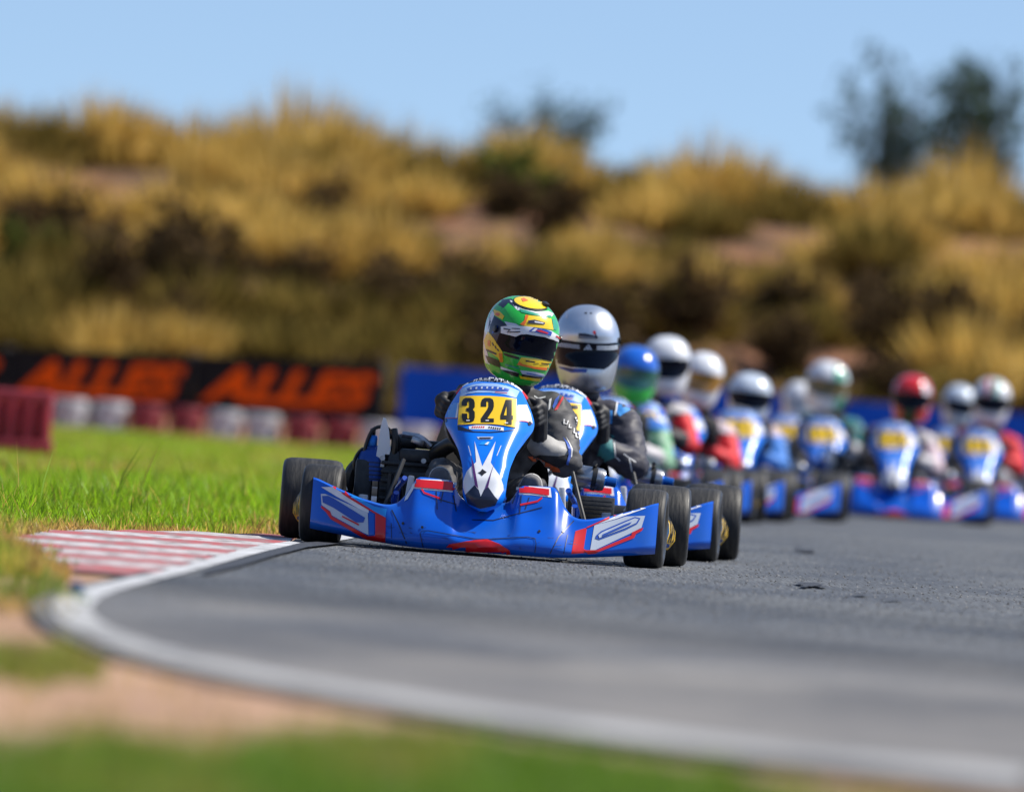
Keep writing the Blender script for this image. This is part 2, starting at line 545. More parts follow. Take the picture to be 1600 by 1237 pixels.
# painted edge line
line_m = worn('white_line_paint', (0.54, 0.55, 0.57), (0.20, 0.20, 0.20), 0.7, 5, lo=0.42, hi=0.70)
mb = MB()
mb.grid([[(a.x, a.y, TZ + 0.004), (b_.x, b_.y, TZ + 0.004)] for a, b_ in zip(inn[:44], out[:44])], line_m)
mb.grid([[(a.x, a.y, TZ + 0.004), (b_.x, b_.y, TZ + 0.004)] for a, b_ in zip(inn[43:], out[43:])], worn('line_paint_rubbed_thin', (0.40, 0.40, 0.40), (0.16, 0.16, 0.16), 0.75, 3.0, lo=0.40, hi=0.68))
o = mb.build('track_edge_line', smooth=False); tag(o, kind='structure')
# line carries on behind the karts
mb = MB()
fl = smooth_line(resamp(far_left, 30), 3)
mb.grid([[(p.x + 0.02, p.y, TZ + 0.004), (p.x + 0.15, p.y, TZ + 0.004)] for p in fl], line_m)
o = mb.build('track_edge_line', smooth=False); tag(o, kind='structure')
# rubber laid down beside the line and two oil spots
rub_m = worn('rubber_mark', (0.022, 0.022, 0.024), (0.05, 0.05, 0.052), 0.6, 20, stretch=(3, 0.5, 1))
def stain(px):
    P = [gp(*p) for p in px]
    o = poly_obj('rubber_mark', [(p.x, p.y) for p in P], TZ + 0.008, rub_m)
    tag(o, kind='structure')
stain([(520, 848), (470, 851), (425, 862), (372, 878), (335, 890), (312, 899), (330, 899), (372, 889), (430, 871), (480, 858), (540, 851)])
rs = random.Random(11)
def blotch(cx, cy, wx, wy):
    n_ = 22
    stain([(cx + wx * math.cos(6.283 * k / n_) * rs.uniform(.45, 1.1), cy + wy * math.sin(6.283 * k / n_) * rs.uniform(.4, 1.1)) for k in range(n_)])
for (cx, cy, wx, wy) in ((1258, 862, 16, 2.6), (1248, 859, 8, 1.5), (1270, 864, 7, 1.5), (1266, 917, 22, 4), (1250, 914, 9, 2), (1284, 919, 8, 2.2), (1345, 932, 14, 1.4), (1395, 940, 18, 1.2)):
    blotch(cx, cy, wx, wy)

# loose grit lying on the asphalt
def grit(name, n, mt, s0, s1):
    d = rng.uniform(33, 66, n); x = rng.uniform(-0.6, 2.6, n) * d / 45
    k = x > np.interp(d, [33, 44, 46, 60, 66], [-.9, -.55, -.5, -.1, .2]); x = x[k]; d = d[k]; n = len(x)
    sz = rng.uniform(s0, s1, n)[:, None, None]
    base = np.array([[1, 0, 0], [-.5, .87, 0], [-.5, -.87, 0], [0, 0, .9]])[None]
    v = base * sz * rng.uniform(.6, 1.2, (n, 4, 3)) + np.stack([x, d, np.zeros(n)], 1)[:, None, :]
    tri = (np.arange(n)[:, None, None] * 4 + np.array([[0, 1, 3], [1, 2, 3], [2, 0, 3]])[None]).reshape(-1, 3)
    me = bpy.data.meshes.new(name); me.from_pydata(v.reshape(-1, 3).tolist(), [], tri.tolist()); me.materials.append(mt)
    o = bpy.data.objects.new(name, me); col.objects.link(o); tag(o, kind='stuff')
    tag(o, 'loose grit scattered over the asphalt', 'gravel')
grit('gravel', 3000, mat('pale_stone', (.25, .24, .23), .9), .002, .0045)
grit('gravel', 4500, mat('dark_stone', (.03, .03, .032), .8), .003, .006)

# kerb: raised painted teeth
kerb = empty('kerb', (-1.1, 41, 0)); tag(kerb, kind='structure')
k_red = worn('kerb_red', (0.36, 0.075, 0.08), (0.22, 0.18, 0.18), 0.8, 6, lo=0.42, hi=0.72, stretch=(3.0, 0.7, 1))
k_wht = worn('kerb_white', (0.46, 0.44, 0.45), (0.17, 0.14, 0.14), 0.8, 5, lo=0.42, hi=0.72, stretch=(3.0, 0.7, 1))
def line_x(d):
    P = out
    c = [p for p in P if p.y > 30]
    ys = [p.y for p in c][::-1]; xs = [p.x for p in c][::-1]
    idx = np.argsort(ys)
    return float(np.interp(d, np.array(ys)[idx], np.array(xs)[idx]))
def kerb_l(d):
    return interp(d, [34.6, 37, 39.5, 43, 45, 46.5], [-1.10, -1.28, -1.48, -1.44, -1.18, -0.80])
nk = 13; d0, d1 = 34.8, 46.4
for i in range(nk):
    a = d0 + (d1 - d0) * i / nk; b_ = d0 + (d1 - d0) * (i + 1) / nk
    mm_ = k_red if i % 2 == 0 else k_wht
    mb = MB()
    rows = []
    for (y, h) in ((a, 0.010), (a + 0.03, 0.016), ((a + b_) / 2, 0.022), (b_ - 0.03, 0.034), (b_ - 0.004, 0.036), (b_ - 0.003, 0.01)):
        xl, xr = kerb_l(y), line_x(y) - 0.005
        xl = min(xl, xr - 0.02)
        rows.append([(xl + (xr - xl) * k / 4, y, TZ - 0.008 + h * 0.34) for k in range(5)])
    mb.grid(rows, mm_)
    o = mb.build('kerb_stripe', kerb, smooth=False)
    o.matrix_parent_inverse = kerb.matrix_world.inverted() if False else Matrix.Translation((1.1, -41, 0))

# small blue marker by the line
mb = MB()
bp_ = gp(118, 930)
mb.lathe((0, 0, 0), [(0, 0.0), (0, 0.022), (0.012, 0.022), (0.014, 0.016), (0.03, 0.013), (0.034, 0.0)], (0, 0, 1), mat('blue_marker', (0.03, 0.07, 0.2), 0.5), 14)
o = mb.build('marker_stud'); o.location = (bp_.x, bp_.y, TZ)
tag(o, 'small blue stud beside the bend of the white edge line', 'marker stud')

# ------------------------------------------------------------------ grass
def blade_mesh(name, P, H, W, lean, dry, mt, ang=None):
    n = len(P)
    ang = rng.uniform(0, 2 * math.pi, n) if ang is None else ang
    ld = rng.uniform(0, 2 * math.pi, n)
    c, s_ = np.cos(ang), np.sin(ang)
    side = np.stack([c, s_, np.zeros(n)], 1) * (W / 2)[:, None]
    le = np.stack([np.cos(ld), np.sin(ld), np.zeros(n)], 1) * (lean * H)[:, None]
    up = np.zeros((n, 3)); up[:, 2] = H
    v = np.empty((n, 5, 3))
    v[:, 0] = P - side; v[:, 1] = P + side
    mid = P + up * 0.55 + le * 0.35
    v[:, 2] = mid - side * 0.75; v[:, 3] = mid + side * 0.75
    v[:, 4] = P + up * 1.0 + le
    idx = np.arange(n)[:, None] * 5
    tri = np.concatenate([idx + np.array([[0, 1, 3]]), idx + np.array([[0, 3, 2]]), idx + np.array([[2, 3, 4]])], 1).reshape(-1)
    me = bpy.data.meshes.new(name)
    me.vertices.add(n * 5); me.vertices.foreach_set('co', v.reshape(-1).astype(np.float32))
    me.loops.add(n * 9); me.loops.foreach_set('vertex_index', tri.astype(np.int32))
    me.polygons.add(n * 3)
    me.polygons.foreach_set('loop_start', (np.arange(n * 3) * 3).astype(np.int32))
    me.update(calc_edges=True)
    at_ = me.attributes.new('dry', 'FLOAT', 'POINT')
    at_.data.foreach_set('value', np.repeat(dry, 5).astype(np.float32))
    me.materials.append(mt)
    me.validate()
    return me

def leaf_mat(name, green, yellow, brown=None, trans=0.45):
    mm = bpy.data.materials.new(name); mm.use_nodes = True
    t = mm.node_tree; t.nodes.clear()
    out_ = t.nodes.new('ShaderNodeOutputMaterial')
    df = t.nodes.new('ShaderNodeBsdfDiffuse'); tl = t.nodes.new('ShaderNodeBsdfTranslucent')
    ms = t.nodes.new('ShaderNodeMixShader'); ms.inputs[0].default_value = trans
    gl = t.nodes.new('ShaderNodeBsdfGlossy'); gl.inputs['Roughness'].default_value = 0.45
    ms2 = t.nodes.new('ShaderNodeMixShader'); ms2.inputs[0].default_value = 0.03 if 'grass' in name else 0.0
    at_ = t.nodes.new('ShaderNodeAttribute'); at_.attribute_name = 'dry'
    geo = t.nodes.new('ShaderNodeNewGeometry')
    mx = t.nodes.new('ShaderNodeMix'); mx.data_type = 'RGBA'
    mx.inputs[6].default_value = (*green, 1); mx.inputs[7].default_value = (*yellow, 1)
    t.links.new(at_.outputs['Fac'], mx.inputs[0])
    hv = t.nodes.new('ShaderNodeHueSaturation')
    mr = t.nodes.new('ShaderNodeMapRange'); mr.inputs[3].default_value = 0.42; mr.inputs[4].default_value = 1.65
    t.links.new(geo.outputs['Random Per Island'], mr.inputs[0]); t.links.new(mr.outputs[0], hv.inputs['Value'])
    t.links.new(mx.outputs[2], hv.inputs['Color'])
    for s_ in (df, tl, ): t.links.new(hv.outputs[0], s_.inputs['Color'])
    t.links.new(df.outputs[0], ms.inputs[1]); t.links.new(tl.outputs[0], ms.inputs[2])
    t.links.new(ms.outputs[0], ms2.inputs[1]); t.links.new(gl.outputs[0], ms2.inputs[2])
    t.links.new(ms2.outputs[0], out_.inputs[0])
    return mm
grass_m = leaf_mat('grass_blades', (0.23, 0.43, 0.012), (0.58, 0.36, 0.11), trans=0.5)

def edge_x(d):
    """left limit of asphalt or kerb at distance d"""
    a = np.interp(d, [28.2, 30, 33, 34.6, 37, 39.5, 43, 45, 46.5, 50, 60, 75, 92, 112, 122], [-1.08, -1.08, -1.06, -1.10, -1.27, -1.46, -1.42, -1.16, -0.80, -0.64, -0.28, 0.65, 1.85, 3.3, 4.8])
    return a

def fields(n, d0, d1, xl, xr_fn, dpow=1.0):
    d = d0 + (d1 - d0) * rng.uniform(0, 1, n) ** dpow
    x0 = xl * d / 45.0
    x1 = xr_fn(d)
    x = x0 + (x1 - x0) * rng.uniform(0, 1, n)
    return x, d

gx = []; 
def add_patch(x, d, H, W, lean, dry):
    gx.append((np.stack([x, d, np.full_like(x, -0.014)], 1), H, W, lean, dry))
nzv = lambda x, d, s: np.array([noise.noise(Vector((a * s, b_ * s * 0.3, 3.1))) for a, b_ in zip(x, d)])
# sharp zone and beyond, left of the track
n = 52000
x, d = fields(n, 33.5, 62, -2.3, edge_x, 1.0)
gap = edge_x(d) - x
nv = nzv(x, d, 4.0)
keep = rng.uniform(0, 1, n) < np.clip(0.35 + gap * 4 + nv * 0.6, 0.10, 1)
nv2 = nzv(x, d, 1.3)
H = (0.026 + 0.042 * np.clip(gap / 0.35, 0, 1)) * (0.6 + 0.9 * rng.uniform(0, 1, n)) * (1 + 0.5 * nv2)
tall = rng.uniform(0, 1, n) < 0.012
H = np.where(tall, H * 2.0, H)
dry = np.clip(1.15 - gap * 5.5 + nv * 0.9 + rng.normal(0, 0.25, n), 0, 1) * 0.95
dry = np.maximum(dry, (rng.uniform(0, 1, n) < 0.07) * 0.8)
H = H * np.where(nv2 > 0.1, 1.25, 0.85)
dry = np.maximum(dry, np.clip((38.5 - d) / 4, 0, 0.55) * (nv > -0.1))
k = keep
add_patch(x[k], d[k], H[k], rng.uniform(0.004, 0.008, k.sum()), rng.uniform(0.1, 0.7, k.sum()), dry[k])
n = 42000
x, d = fields(n, 60, 127, -2.6, lambda q: edge_x(q) - 0.1, 0.8)
nv = nzv(x, d, 0.9)
H = (0.035 + 0.03 * rng.uniform(0, 1, n)) * (1 + 0.4 * nv)
dry = np.clip(0.06 + nv * 0.7 + rng.normal(0, 0.1, n) + 0.25 * (d < 80) * (x < -2.0), 0, 0.8)
add_patch(x, d, H, rng.uniform(0.008, 0.016, n), rng.uniform(0.1, 0.6, n), dry)
# verge in the foreground
def fore_mask(px, py):
    e = float(np.interp(px, [0, 75, 95, 170, 262, 400, 600, 800, 1000, 1200, 1400, 1600], [955, 960, 985, 1022, 1050, 1080, 1115, 1146, 1180, 1207, 1232, 1250]))
    if px < 110 and py < 955:
        return (0.9, 0.25) if py < 925 else (0.35, 0.85)
    a = 0.0; dr = 0.5
    if py < e + 4: return (0, 0)
    if px < 175 and 1008 < py < 1060: return (0.85, 0.2)
    lim = float(np.interp(px, [0, 160, 300, 520, 700, 1000, 1150, 1300, 1600], [1150, 1150, 1172, 1140, 1138, 1172, 1205, 1245, 1300]))
    if py > lim: return (0.9, 0.02)
    if py > lim - 22: return (0.35, 0.5)
    return (0.02, 0.8)
n = 90000
d = 1 / rng.uniform(1 / 38.0, 1 / 14.0, n)
x = rng.uniform(-1.12, 1.25, n) * d / 25
kk = np.zeros(n, bool); dr = np.zeros(n)
for i in range(n):
    px, py = to_px((x[i], d[i], 0.01))
    nn = noise.noise(Vector((x[i] * 4, d[i] * 0.5, 1.7))) + .5 * noise.noise(Vector((x[i] * 13, d[i] * 1.6, 8)))
    if d[i] > 33.4 and px > 130: continue
    wgt, q = fore_mask(px + nn * 60, py + nn * 26)
    if rng.uniform() < wgt:
        kk[i] = True; dr[i] = np.clip(q + nn * 0.5 + rng.normal(0, 0.12), 0, 1)
m_ = kk.sum()
add_patch(x[kk], d[kk], 0.024 + 0.026 * rng.uniform(0, 1, m_), rng.uniform(0.003, 0.006, m_), rng.uniform(0.1, 0.7, m_), dr[kk])
fore = gx.pop()
grass_f = leaf_mat('verge_grass', (0.115, 0.235, 0.016), (0.50, 0.33, 0.10), trans=0.45)
me = blade_mesh('verge_grass', fore[0], fore[1], fore[2], fore[3], fore[4], grass_f)
o = bpy.data.objects.new('grass', me); col.objects.link(o)
tag(o, 'darker green grass patches on the dusty verge nearest the camera', 'grass', kind='stuff')
P = np.concatenate([q[0] for q in gx]); H = np.concatenate([q[1] for q in gx]); W = np.concatenate([q[2] for q in gx])
L = np.concatenate([q[3] for q in gx]); D = np.concatenate([q[4] for q in gx])
me = blade_mesh('grass', P, H, W, L, D, grass_m)
o = bpy.data.objects.new('grass', me); col.objects.link(o)
tag(o, 'green and drying grass along the verges of the track', 'grass', kind='stuff')

# ------------------------------------------------------------------ the bank behind
soil, *_ = ramp_mat('bank_soil', [(0.32, (0.055, 0.033, 0.02)), (0.48, (0.12, 0.066, 0.038)), (0.60, (0.29, 0.135, 0.075)), (0.76, (0.46, 0.235, 0.135))], 0.55, bump=0.8, bdist=0.15, detail=9)
def bank_z(x, d):
    z = interp(d, [131, 134, 136.5, 138.5, 141, 144, 148, 151, 156, 170, 260, 420], [-0.05, 0.05, 0.78, 1.2, 1.42, 1.85, 2.52, 2.84, 2.92, 2.92, 2.9, 2.7])
    k = min(1, max(0, (d - 134) / 3))
    z += k * 0.16 * noise.noise(Vector((x * 0.8, d * 0.6, 0))) + k * 0.10 * noise.noise(Vector((x * 2.3, d * 1.9, 4)))
    return z
xs = np.linspace(-70, 70, 281)
ds = np.concatenate([np.linspace(131, 158, 60), np.linspace(160, 260, 26), np.linspace(270, 420, 10)])
mb = MB()
mb.grid([[(x, d, bank_z(x, d)) for x in xs] for d in ds], soil)
o = mb.build('hillside'); tag(o, kind='structure')

tus_gold = leaf_mat('dry_tussock', (0.40, 0.27, 0.055), (0.68, 0.48, 0.155), trans=0.4)
tus_olive = leaf_mat('olive_bush', (0.12, 0.095, 0.022), (0.29, 0.21, 0.06), trans=0.35)
tus_dark = leaf_mat('dark_twiggy_bush', (0.042, 0.030, 0.016), (0.12, 0.078, 0.038), trans=0.2)
tus_green = leaf_mat('green_bush', (0.045, 0.075, 0.018), (0.13, 0.13, 0.03), trans=0.25)

def tussock_mesh(name, n, rad, hgt, mt, spread=0.9, wd=0.02, fl=0.0):
    """many stiff blades fanning out of one crown"""
    a = rng.uniform(0, 2 * math.pi, n); r = np.sqrt(rng.uniform(0, 1, n)) * rad * 0.45
    P = np.stack([r * np.cos(a), r * np.sin(a), np.zeros(n)], 1)
    L = hgt * rng.uniform(0.55, 1.1, n) * (1 - 0.25 * (r / (rad * 0.45)))
    tilt = (r / (rad * 0.45)) * spread * rng.uniform(0.5, 1.2, n) + rng.normal(0, 0.1, n)
    az = a + rng.normal(0, 0.5, n)
    dirv = np.stack([np.sin(tilt) * np.cos(az), np.sin(tilt) * np.sin(az), np.cos(tilt)], 1)
    pa = rng.uniform(0, 2 * math.pi, n)
    side = np.stack([np.cos(pa), np.sin(pa), np.zeros(n)], 1) * (wd * rng.uniform(0.5, 1.3, n) / 2)[:, None]
    v = np.empty((n, 5, 3))
    v[:, 0] = P - side; v[:, 1] = P + side
    mid = P + dirv * (L * 0.55)[:, None]
    v[:, 2] = mid - side; v[:, 3] = mid + side
    dr = dirv.copy(); dr[:, 2] -= 0.35 * np.abs(np.sin(tilt))
    v[:, 4] = mid + dr * (L * 0.5)[:, None]
    idx = np.arange(n)[:, None] * 5
    tri = np.concatenate([idx + np.array([[0, 1, 3]]), idx + np.array([[0, 3, 2]]), idx + np.array([[2, 3, 4]])], 1).reshape(-1)
    me = bpy.data.meshes.new(name)
    me.vertices.add(n * 5); me.vertices.foreach_set('co', v.reshape(-1).astype(np.float32))
    me.loops.add(n * 9); me.loops.foreach_set('vertex_index', tri.astype(np.int32))
    me.polygons.add(n * 3); me.polygons.foreach_set('loop_start', (np.arange(n * 3) * 3).astype(np.int32))
    me.update(calc_edges=True)
    at_ = me.attributes.new('dry', 'FLOAT', 'POINT')
    at_.data.foreach_set('value', np.repeat(rng.uniform(0, 1, n), 5).astype(np.float32))
    me.materials.append(mt); me.validate()
    return me

def bush_mesh(name, n, rad, hgt, mt, leaf=0.05, stems=9):
    """leaf clumps carried on a few forking stems"""
    V = []; T = []
    centers = []
    for k in range(stems):
        az = rng.uniform(0, 2 * math.pi); tl = rng.uniform(0.1, 0.8)
        Ln = hgt * rng.uniform(0.6, 1.0)
        for q in np.linspace(0.35, 1.0, 5):
            centers.append((math.cos(az) * math.sin(tl) * Ln * q * rad / hgt * 1.2, math.sin(az) * math.sin(tl) * Ln * q * rad / hgt * 1.2, Ln * q * math.cos(tl * 0.7)))
    C = np.array(centers)
    ci = rng.integers(0, len(C), n)
    P = C[ci] + rng.normal(0, rad * 0.13, (n, 3))
    P[:, 2] = np.abs(P[:, 2])
    u = rng.normal(0, 1, (n, 3)); u /= np.linalg.norm(u, axis=1)[:, None]
    w_ = rng.normal(0, 1, (n, 3)); w_ = np.cross(u, w_); w_ /= np.linalg.norm(w_, axis=1)[:, None]
    s_ = leaf * rng.uniform(0.6, 1.4, n)[:, None]
    v = np.stack([P - u * s_, P + w_ * s_ * 0.4, P + u * s_, P - w_ * s_ * 0.4], 1)
    me = bpy.data.meshes.new(name)
    me.vertices.add(n * 4); me.vertices.foreach_set('co', v.reshape(-1).astype(np.float32))
    me.loops.add(n * 4); me.loops.foreach_set('vertex_index', np.arange(n * 4).astype(np.int32))
    me.polygons.add(n); me.polygons.foreach_set('loop_start', (np.arange(n) * 4).astype(np.int32))
    me.update(calc_edges=True)
    at_ = me.attributes.new('dry', 'FLOAT', 'POINT')
    at_.data.foreach_set('value', np.repeat(rng.uniform(0, 1, n), 4).astype(np.float32))
    me.materials.append(mt); me.validate()
    return me

T_gold = [tussock_mesh('dry_tussock', 620, 0.75, 0.72, tus_gold, 0.95, 0.024) for _ in range(3)]
T_olive = [tussock_mesh('olive_tussock', 620, 0.7, 0.62, tus_olive, 1.1, 0.026) for _ in range(2)]
T_dark = [bush_mesh('dark_bush', 900, 0.5, 0.6, tus_dark, 0.05) for _ in range(2)]
T_green = [bush_mesh('green_bush', 1100, 0.55, 0.65, tus_green, 0.05) for _ in range(2)]
KINDS = {'gold': (T_gold, 'dry_tussock', 'dry golden grass tussock growing on the slope behind the track', 'grass tussock', 'golden tussocks on the bank'),
         'olive': (T_olive, 'olive_tussock', 'dull olive tussock growing on the slope behind the track', 'grass tussock', 'olive tussocks on the bank'),
         'dark': (T_dark, 'twiggy_bush', 'dark bare twiggy bush low on the bank behind the banners', 'bush', 'dark bushes on the bank'),
         'green': (T_green, 'green_bush', 'small green leafy bush growing on the bank', 'bush', 'green bushes on the bank')}
def plant(kind, x, d, s, label=None, group=True):
    ms_, nm, lb, ct, gr = KINDS[kind]
    o = bpy.data.objects.new(nm, random.choice(ms_)); col.objects.link(o)
    o.location = (x, d, bank_z(x, d) - 0.05)
    o.rotation_euler = (random.uniform(-.12, .12), random.uniform(-.12, .12), random.uniform(0, 6.28))
    o.scale = (s * random.uniform(0.85, 1.2), s * random.uniform(0.85, 1.2), s * random.uniform(0.8, 1.15))
    tag(o, label or lb, ct, None if label else gr)
    return o
# crest row, upper slope, ledge, foot
def row(d, step, jx, jd, s0, s1, kinds, xmax=8.7, skip=0.0):
    x = -xmax
    while x < xmax:
        if random.random() > skip:
            xx = x + random.uniform(-jx, jx)
            plant(random.choices(list(kinds), list(kinds.values()))[0], xx, d + random.uniform(-jd, jd), random.uniform(s0, s1))
        x += step
row(151.2, 0.62, .25, .5, 1.0, 1.5, {'gold': 7, 'olive': 3}, skip=0.05)
row(154.0, 1.5, .4, .8, 1.2, 1.7, {'gold': 6, 'olive': 3}, skip=0.1)
row(148.6, 0.85, .3, .8, 0.9, 1.25, {'gold': 5, 'olive': 2, 'dark': 1.8}, skip=0.36)
row(145.9, 0.80, .35, .8, 0.95, 1.4, {'gold': 7, 'olive': 2, 'dark': 1.2}, skip=0.30)
row(143.0, 0.75, .35, .7, 1.1, 1.6, {'gold': 7, 'olive': 2, 'dark': .6}, skip=0.10)
row(140.3, 0.62, .3, .5, 1.1, 1.6, {'olive': 1.2, 'dark': 7}, skip=0.08)
row(138.3, 0.62, .3, .5, 1.1, 1.5, {'olive': 1.6, 'dark': 6, 'gold': .5}, skip=0.08)
row(136.4, 0.62, .3, .4, 1.0, 1.4, {'olive': 2.5, 'dark': 5, 'gold': 1.2, 'green': .8}, skip=0.05)
row(134.7, 0.72, .3, .4, 0.8, 1.15, {'olive': 4, 'dark': 2, 'gold': 1.6, 'green': .6}, skip=0.10)
def on_bank(px, py, d):
    p = at(px, py, d); return p.x
plant('dark', on_bank(85, 400, 144), 143.4, 1.25, 'large dark round bush at the left of the slope above the banners')
plant('green', on_bank(45, 450, 141), 140.5, 1.15, 'low olive green bush under the large dark bush')
plant('green', on_bank(820, 300, 151), 150.2, 1.25, 'wide green bush on the crest under the small grey tree')
plant('olive', on_bank(600, 380, 146), 143.6, 1.7, 'largest golden clump at mid slope left of the front drivers')

# trees on the plateau
bark = worn('bark', (0.09, 0.07, 0.055), (0.16, 0.13, 0.1), 0.9, 12, bump=0.4)
leaf_g = leaf_mat('grey_green_leaves', (0.030, 0.062, 0.040), (0.07, 0.10, 0.05), trans=0.3)
def tree(name, base, top_h, stems, spread, nleaf, label, leaf=0.10, clump=0.22):
    root = empty(name, base)
    mbt = MB(); C = []
    for k in range(stems):
        az = 6.283 * k / stems + random.uniform(-.3, .3); out_ = spread * random.uniform(0.3, 1.0)
        h = top_h * random.uniform(0.72, 1.0)
        p0 = Vector((random.uniform(-.1, .1), random.uniform(-.1, .1), 0))
        tip = Vector((math.cos(az) * out_, math.sin(az) * out_ * 0.8, h))
        mid = p0.lerp(tip, 0.5) + Vector((random.uniform(-.2, .2), random.uniform(-.2, .2), 0.1 * h)) * 0.6
        mbt.tube([p0, mid, tip], [0.055, 0.035, 0.008], bark, 7)
        for q in np.linspace(0.35, 1, 7):
            c = p0.lerp(mid, q * 2) if q < 0.5 else mid.lerp(tip, q * 2 - 1)
            for j in range(2):
                bt = c + Vector((random.gauss(0, .3), random.gauss(0, .3), random.uniform(0.0, .5))) * spread * 0.5
                mbt.tube([c, bt], [0.014, 0.004], bark, 5)
                C.append(bt)
    mbt.build('trunk', root)
    C = np.array([c[:] for c in C])
    n = nleaf
    P = C[rng.integers(0, len(C), n)] + rng.normal(0, clump, (n, 3)) * np.array([0.8, 0.8, 1.1])
    u = rng.normal(0, 1, (n, 3)); u[:, 2] -= 0.8; u /= np.linalg.norm(u, axis=1)[:, None]
    w_ = np.cross(u, rng.normal(0, 1, (n, 3))); w_ /= np.linalg.norm(w_, axis=1)[:, None]
    s_ = leaf * rng.uniform(0.6, 1.3, n)[:, None]
    v = np.stack([P - u * s_, P + w_ * s_ * 0.3, P + u * s_, P - w_ * s_ * 0.3], 1)
    me = bpy.data.meshes.new('crown')
    me.vertices.add(n * 4); me.vertices.foreach_set('co', v.reshape(-1).astype(np.float32))
    me.loops.add(n * 4); me.loops.foreach_set('vertex_index', np.arange(n * 4).astype(np.int32))
    me.polygons.add(n); me.polygons.foreach_set('loop_start', (np.arange(n) * 4).astype(np.int32))
    me.update(calc_edges=True)
    at_ = me.attributes.new('dry', 'FLOAT', 'POINT'); at_.data.foreach_set('value', np.repeat(rng.uniform(0, 1, n), 4).astype(np.float32))
    me.materials.append(leaf_g); me.validate()
    co = bpy.data.objects.new('crown', me); col.objects.link(co); co.parent = root
    tag(root, label, 'tree')
    return root
def tree_at(name, px, d, top_py, *a, **k):
    p = at(px, top_py, d); zb = bank_z(p.x, d) - 0.1
    return tree(name, (p.x, d, zb), p.z - zb, *a, **k)
random.seed(21)
tree_at('slender_tree', 1425, 255, 100, 15, 1.45, 2700, 'tall airy grey green tree on the skyline at the left of the pair', leaf=0.12, clump=0.13)
tree_at('slender_tree', 1545, 250, 108, 12, 1.0, 2200, 'grey green tree on the skyline nearest the photo edge', leaf=0.12, clump=0.13)
tree_at('small_tree', 862, 190, 168, 13, 0.9, 2000, 'small grey green tree alone on the crest above the drivers', leaf=0.07, clump=0.15)

# ------------------------------------------------------------------ banners and tyre wall
ban_black = worn('black_banner', (0.010, 0.010, 0.011), (0.02, 0.018, 0.018), 0.6, 5)
ban_orange = mat('orange_lettering', (0.90, 0.10, 0.003), 0.6)
ban_blue = worn('blue_banner', (0.004, 0.075, 0.50), (0.008, 0.09, 0.56), 0.5, 3)
post_m = worn('galvanised_post', (0.16, 0.15, 0.14), (0.25, 0.24, 0.22), 0.6, 20)
BD = 131.0
for n_ in ('blue_banner', 'black_banner', 'orange_lettering'): MATS[n_].node_tree.nodes['Principled BSDF'].inputs['Specular IOR Level'].default_value = 0.1
def banner(px0, py0, px1, py1, hgt, mt, name, label, txt=None, post=True, group=None):
    """upright sheet between two bottom corners"""
    a = at(px0, py0, BD); b_ = at(px1, py1, BD)
    ln = (b_ - a).length
    root = empty(name, ((a.x + b_.x) / 2, BD, 0))
    tilt = math.atan2(b_.z - a.z, b_.x - a.x)
    zc = (a.z + b_.z) / 2
    Rm = Matrix.Rotation(-tilt, 3, 'Y')
    nseg = max(8, int(ln / 0.15))
    mb = MB()
    def surf(u, v):
        return Rm @ Vector((u, 0.012 * math.sin(u * 7 + v * 4) + 0.01 * math.sin(u * 2.1), v)) + Vector((0, 0, zc))
    mb.grid([[surf(-ln / 2 + ln * i / nseg, hgt * j / 6) for i in range(nseg + 1)] for j in range(7)], mt)
    mb.grid([[surf(-ln / 2 + ln * i / nseg, hgt * j / 6) + Vector((0, 0.006, 0)) for i in range(nseg + 1)] for j in range(7)], mt)
    sheet = mb.build('banner_sheet', root)
    if txt:
        me = text_mesh(txt, 1.0, 0.38, 0.045)
        xs_ = [v.co.x for v in me.vertices]; ys_ = [v.co.y for v in me.vertices]
        x0, x1, y0, y1 = min(xs_), max(xs_), min(ys_), max(ys_)
        for v in me.vertices:
            u = ((v.co.x - x0) / (x1 - x0) - 0.5) * ln * 0.93; q = hgt * (0.17 + 0.64 * (v.co.y - y0) / (y1 - y0))
            v.co = surf(u, q) - Vector((0, 0.012, 0))
        me.materials.clear(); me.materials.append(ban_orange)
        lo = bpy.data.objects.new('lettering', me); col.objects.link(lo); lo.parent = root
    for q in ([-ln / 2 + 0.02, ln / 2 - 0.02] if post else []):
        mb = MB(); pz = surf(q, hgt).z
        mb.tube([(q, 0.06, 0), (q, 0.06, pz + 0.02)], 0.022, post_m, 8, smooth=False)
        mb.build('post', root)
    tag(root, label, 'banner', group)
    return root
banner(-281, 617, 8, 631, 0.55, ban_black, 'advertising_banner', 'black banner cut off by the photo edge, end of its orange lettering showing', 'ALLES')
banner(10, 631, 298, 642, 0.55, ban_black, 'advertising_banner', 'black banner with orange ALLES lettering above the first white tyres', 'ALLES')
banner(300, 642, 598, 656, 0.55, ban_black, 'advertising_banner', 'black banner with orange ALLES lettering beside the blue banner', 'ALLES')
bb = banner(622, 664, 1210, 706, 0.58, ban_blue, 'advertising_banner', 'long plain blue banner behind the leading karts')
mb = MB(); sw = MB()
bb2 = banner(1212, 706, 1900, 757, 0.55, ban_blue, 'advertising_banner', 'long plain blue banner behind the far row of karts')
random.seed(5)
ty_w = worn('white_painted_tyre', (0.52, 0.52, 0.56), (0.30, 0.30, 0.32), 0.5, 10)
ty_r = worn('red_painted_tyre', (0.26, 0.018, 0.028), (0.15, 0.02, 0.028), 0.5, 10)
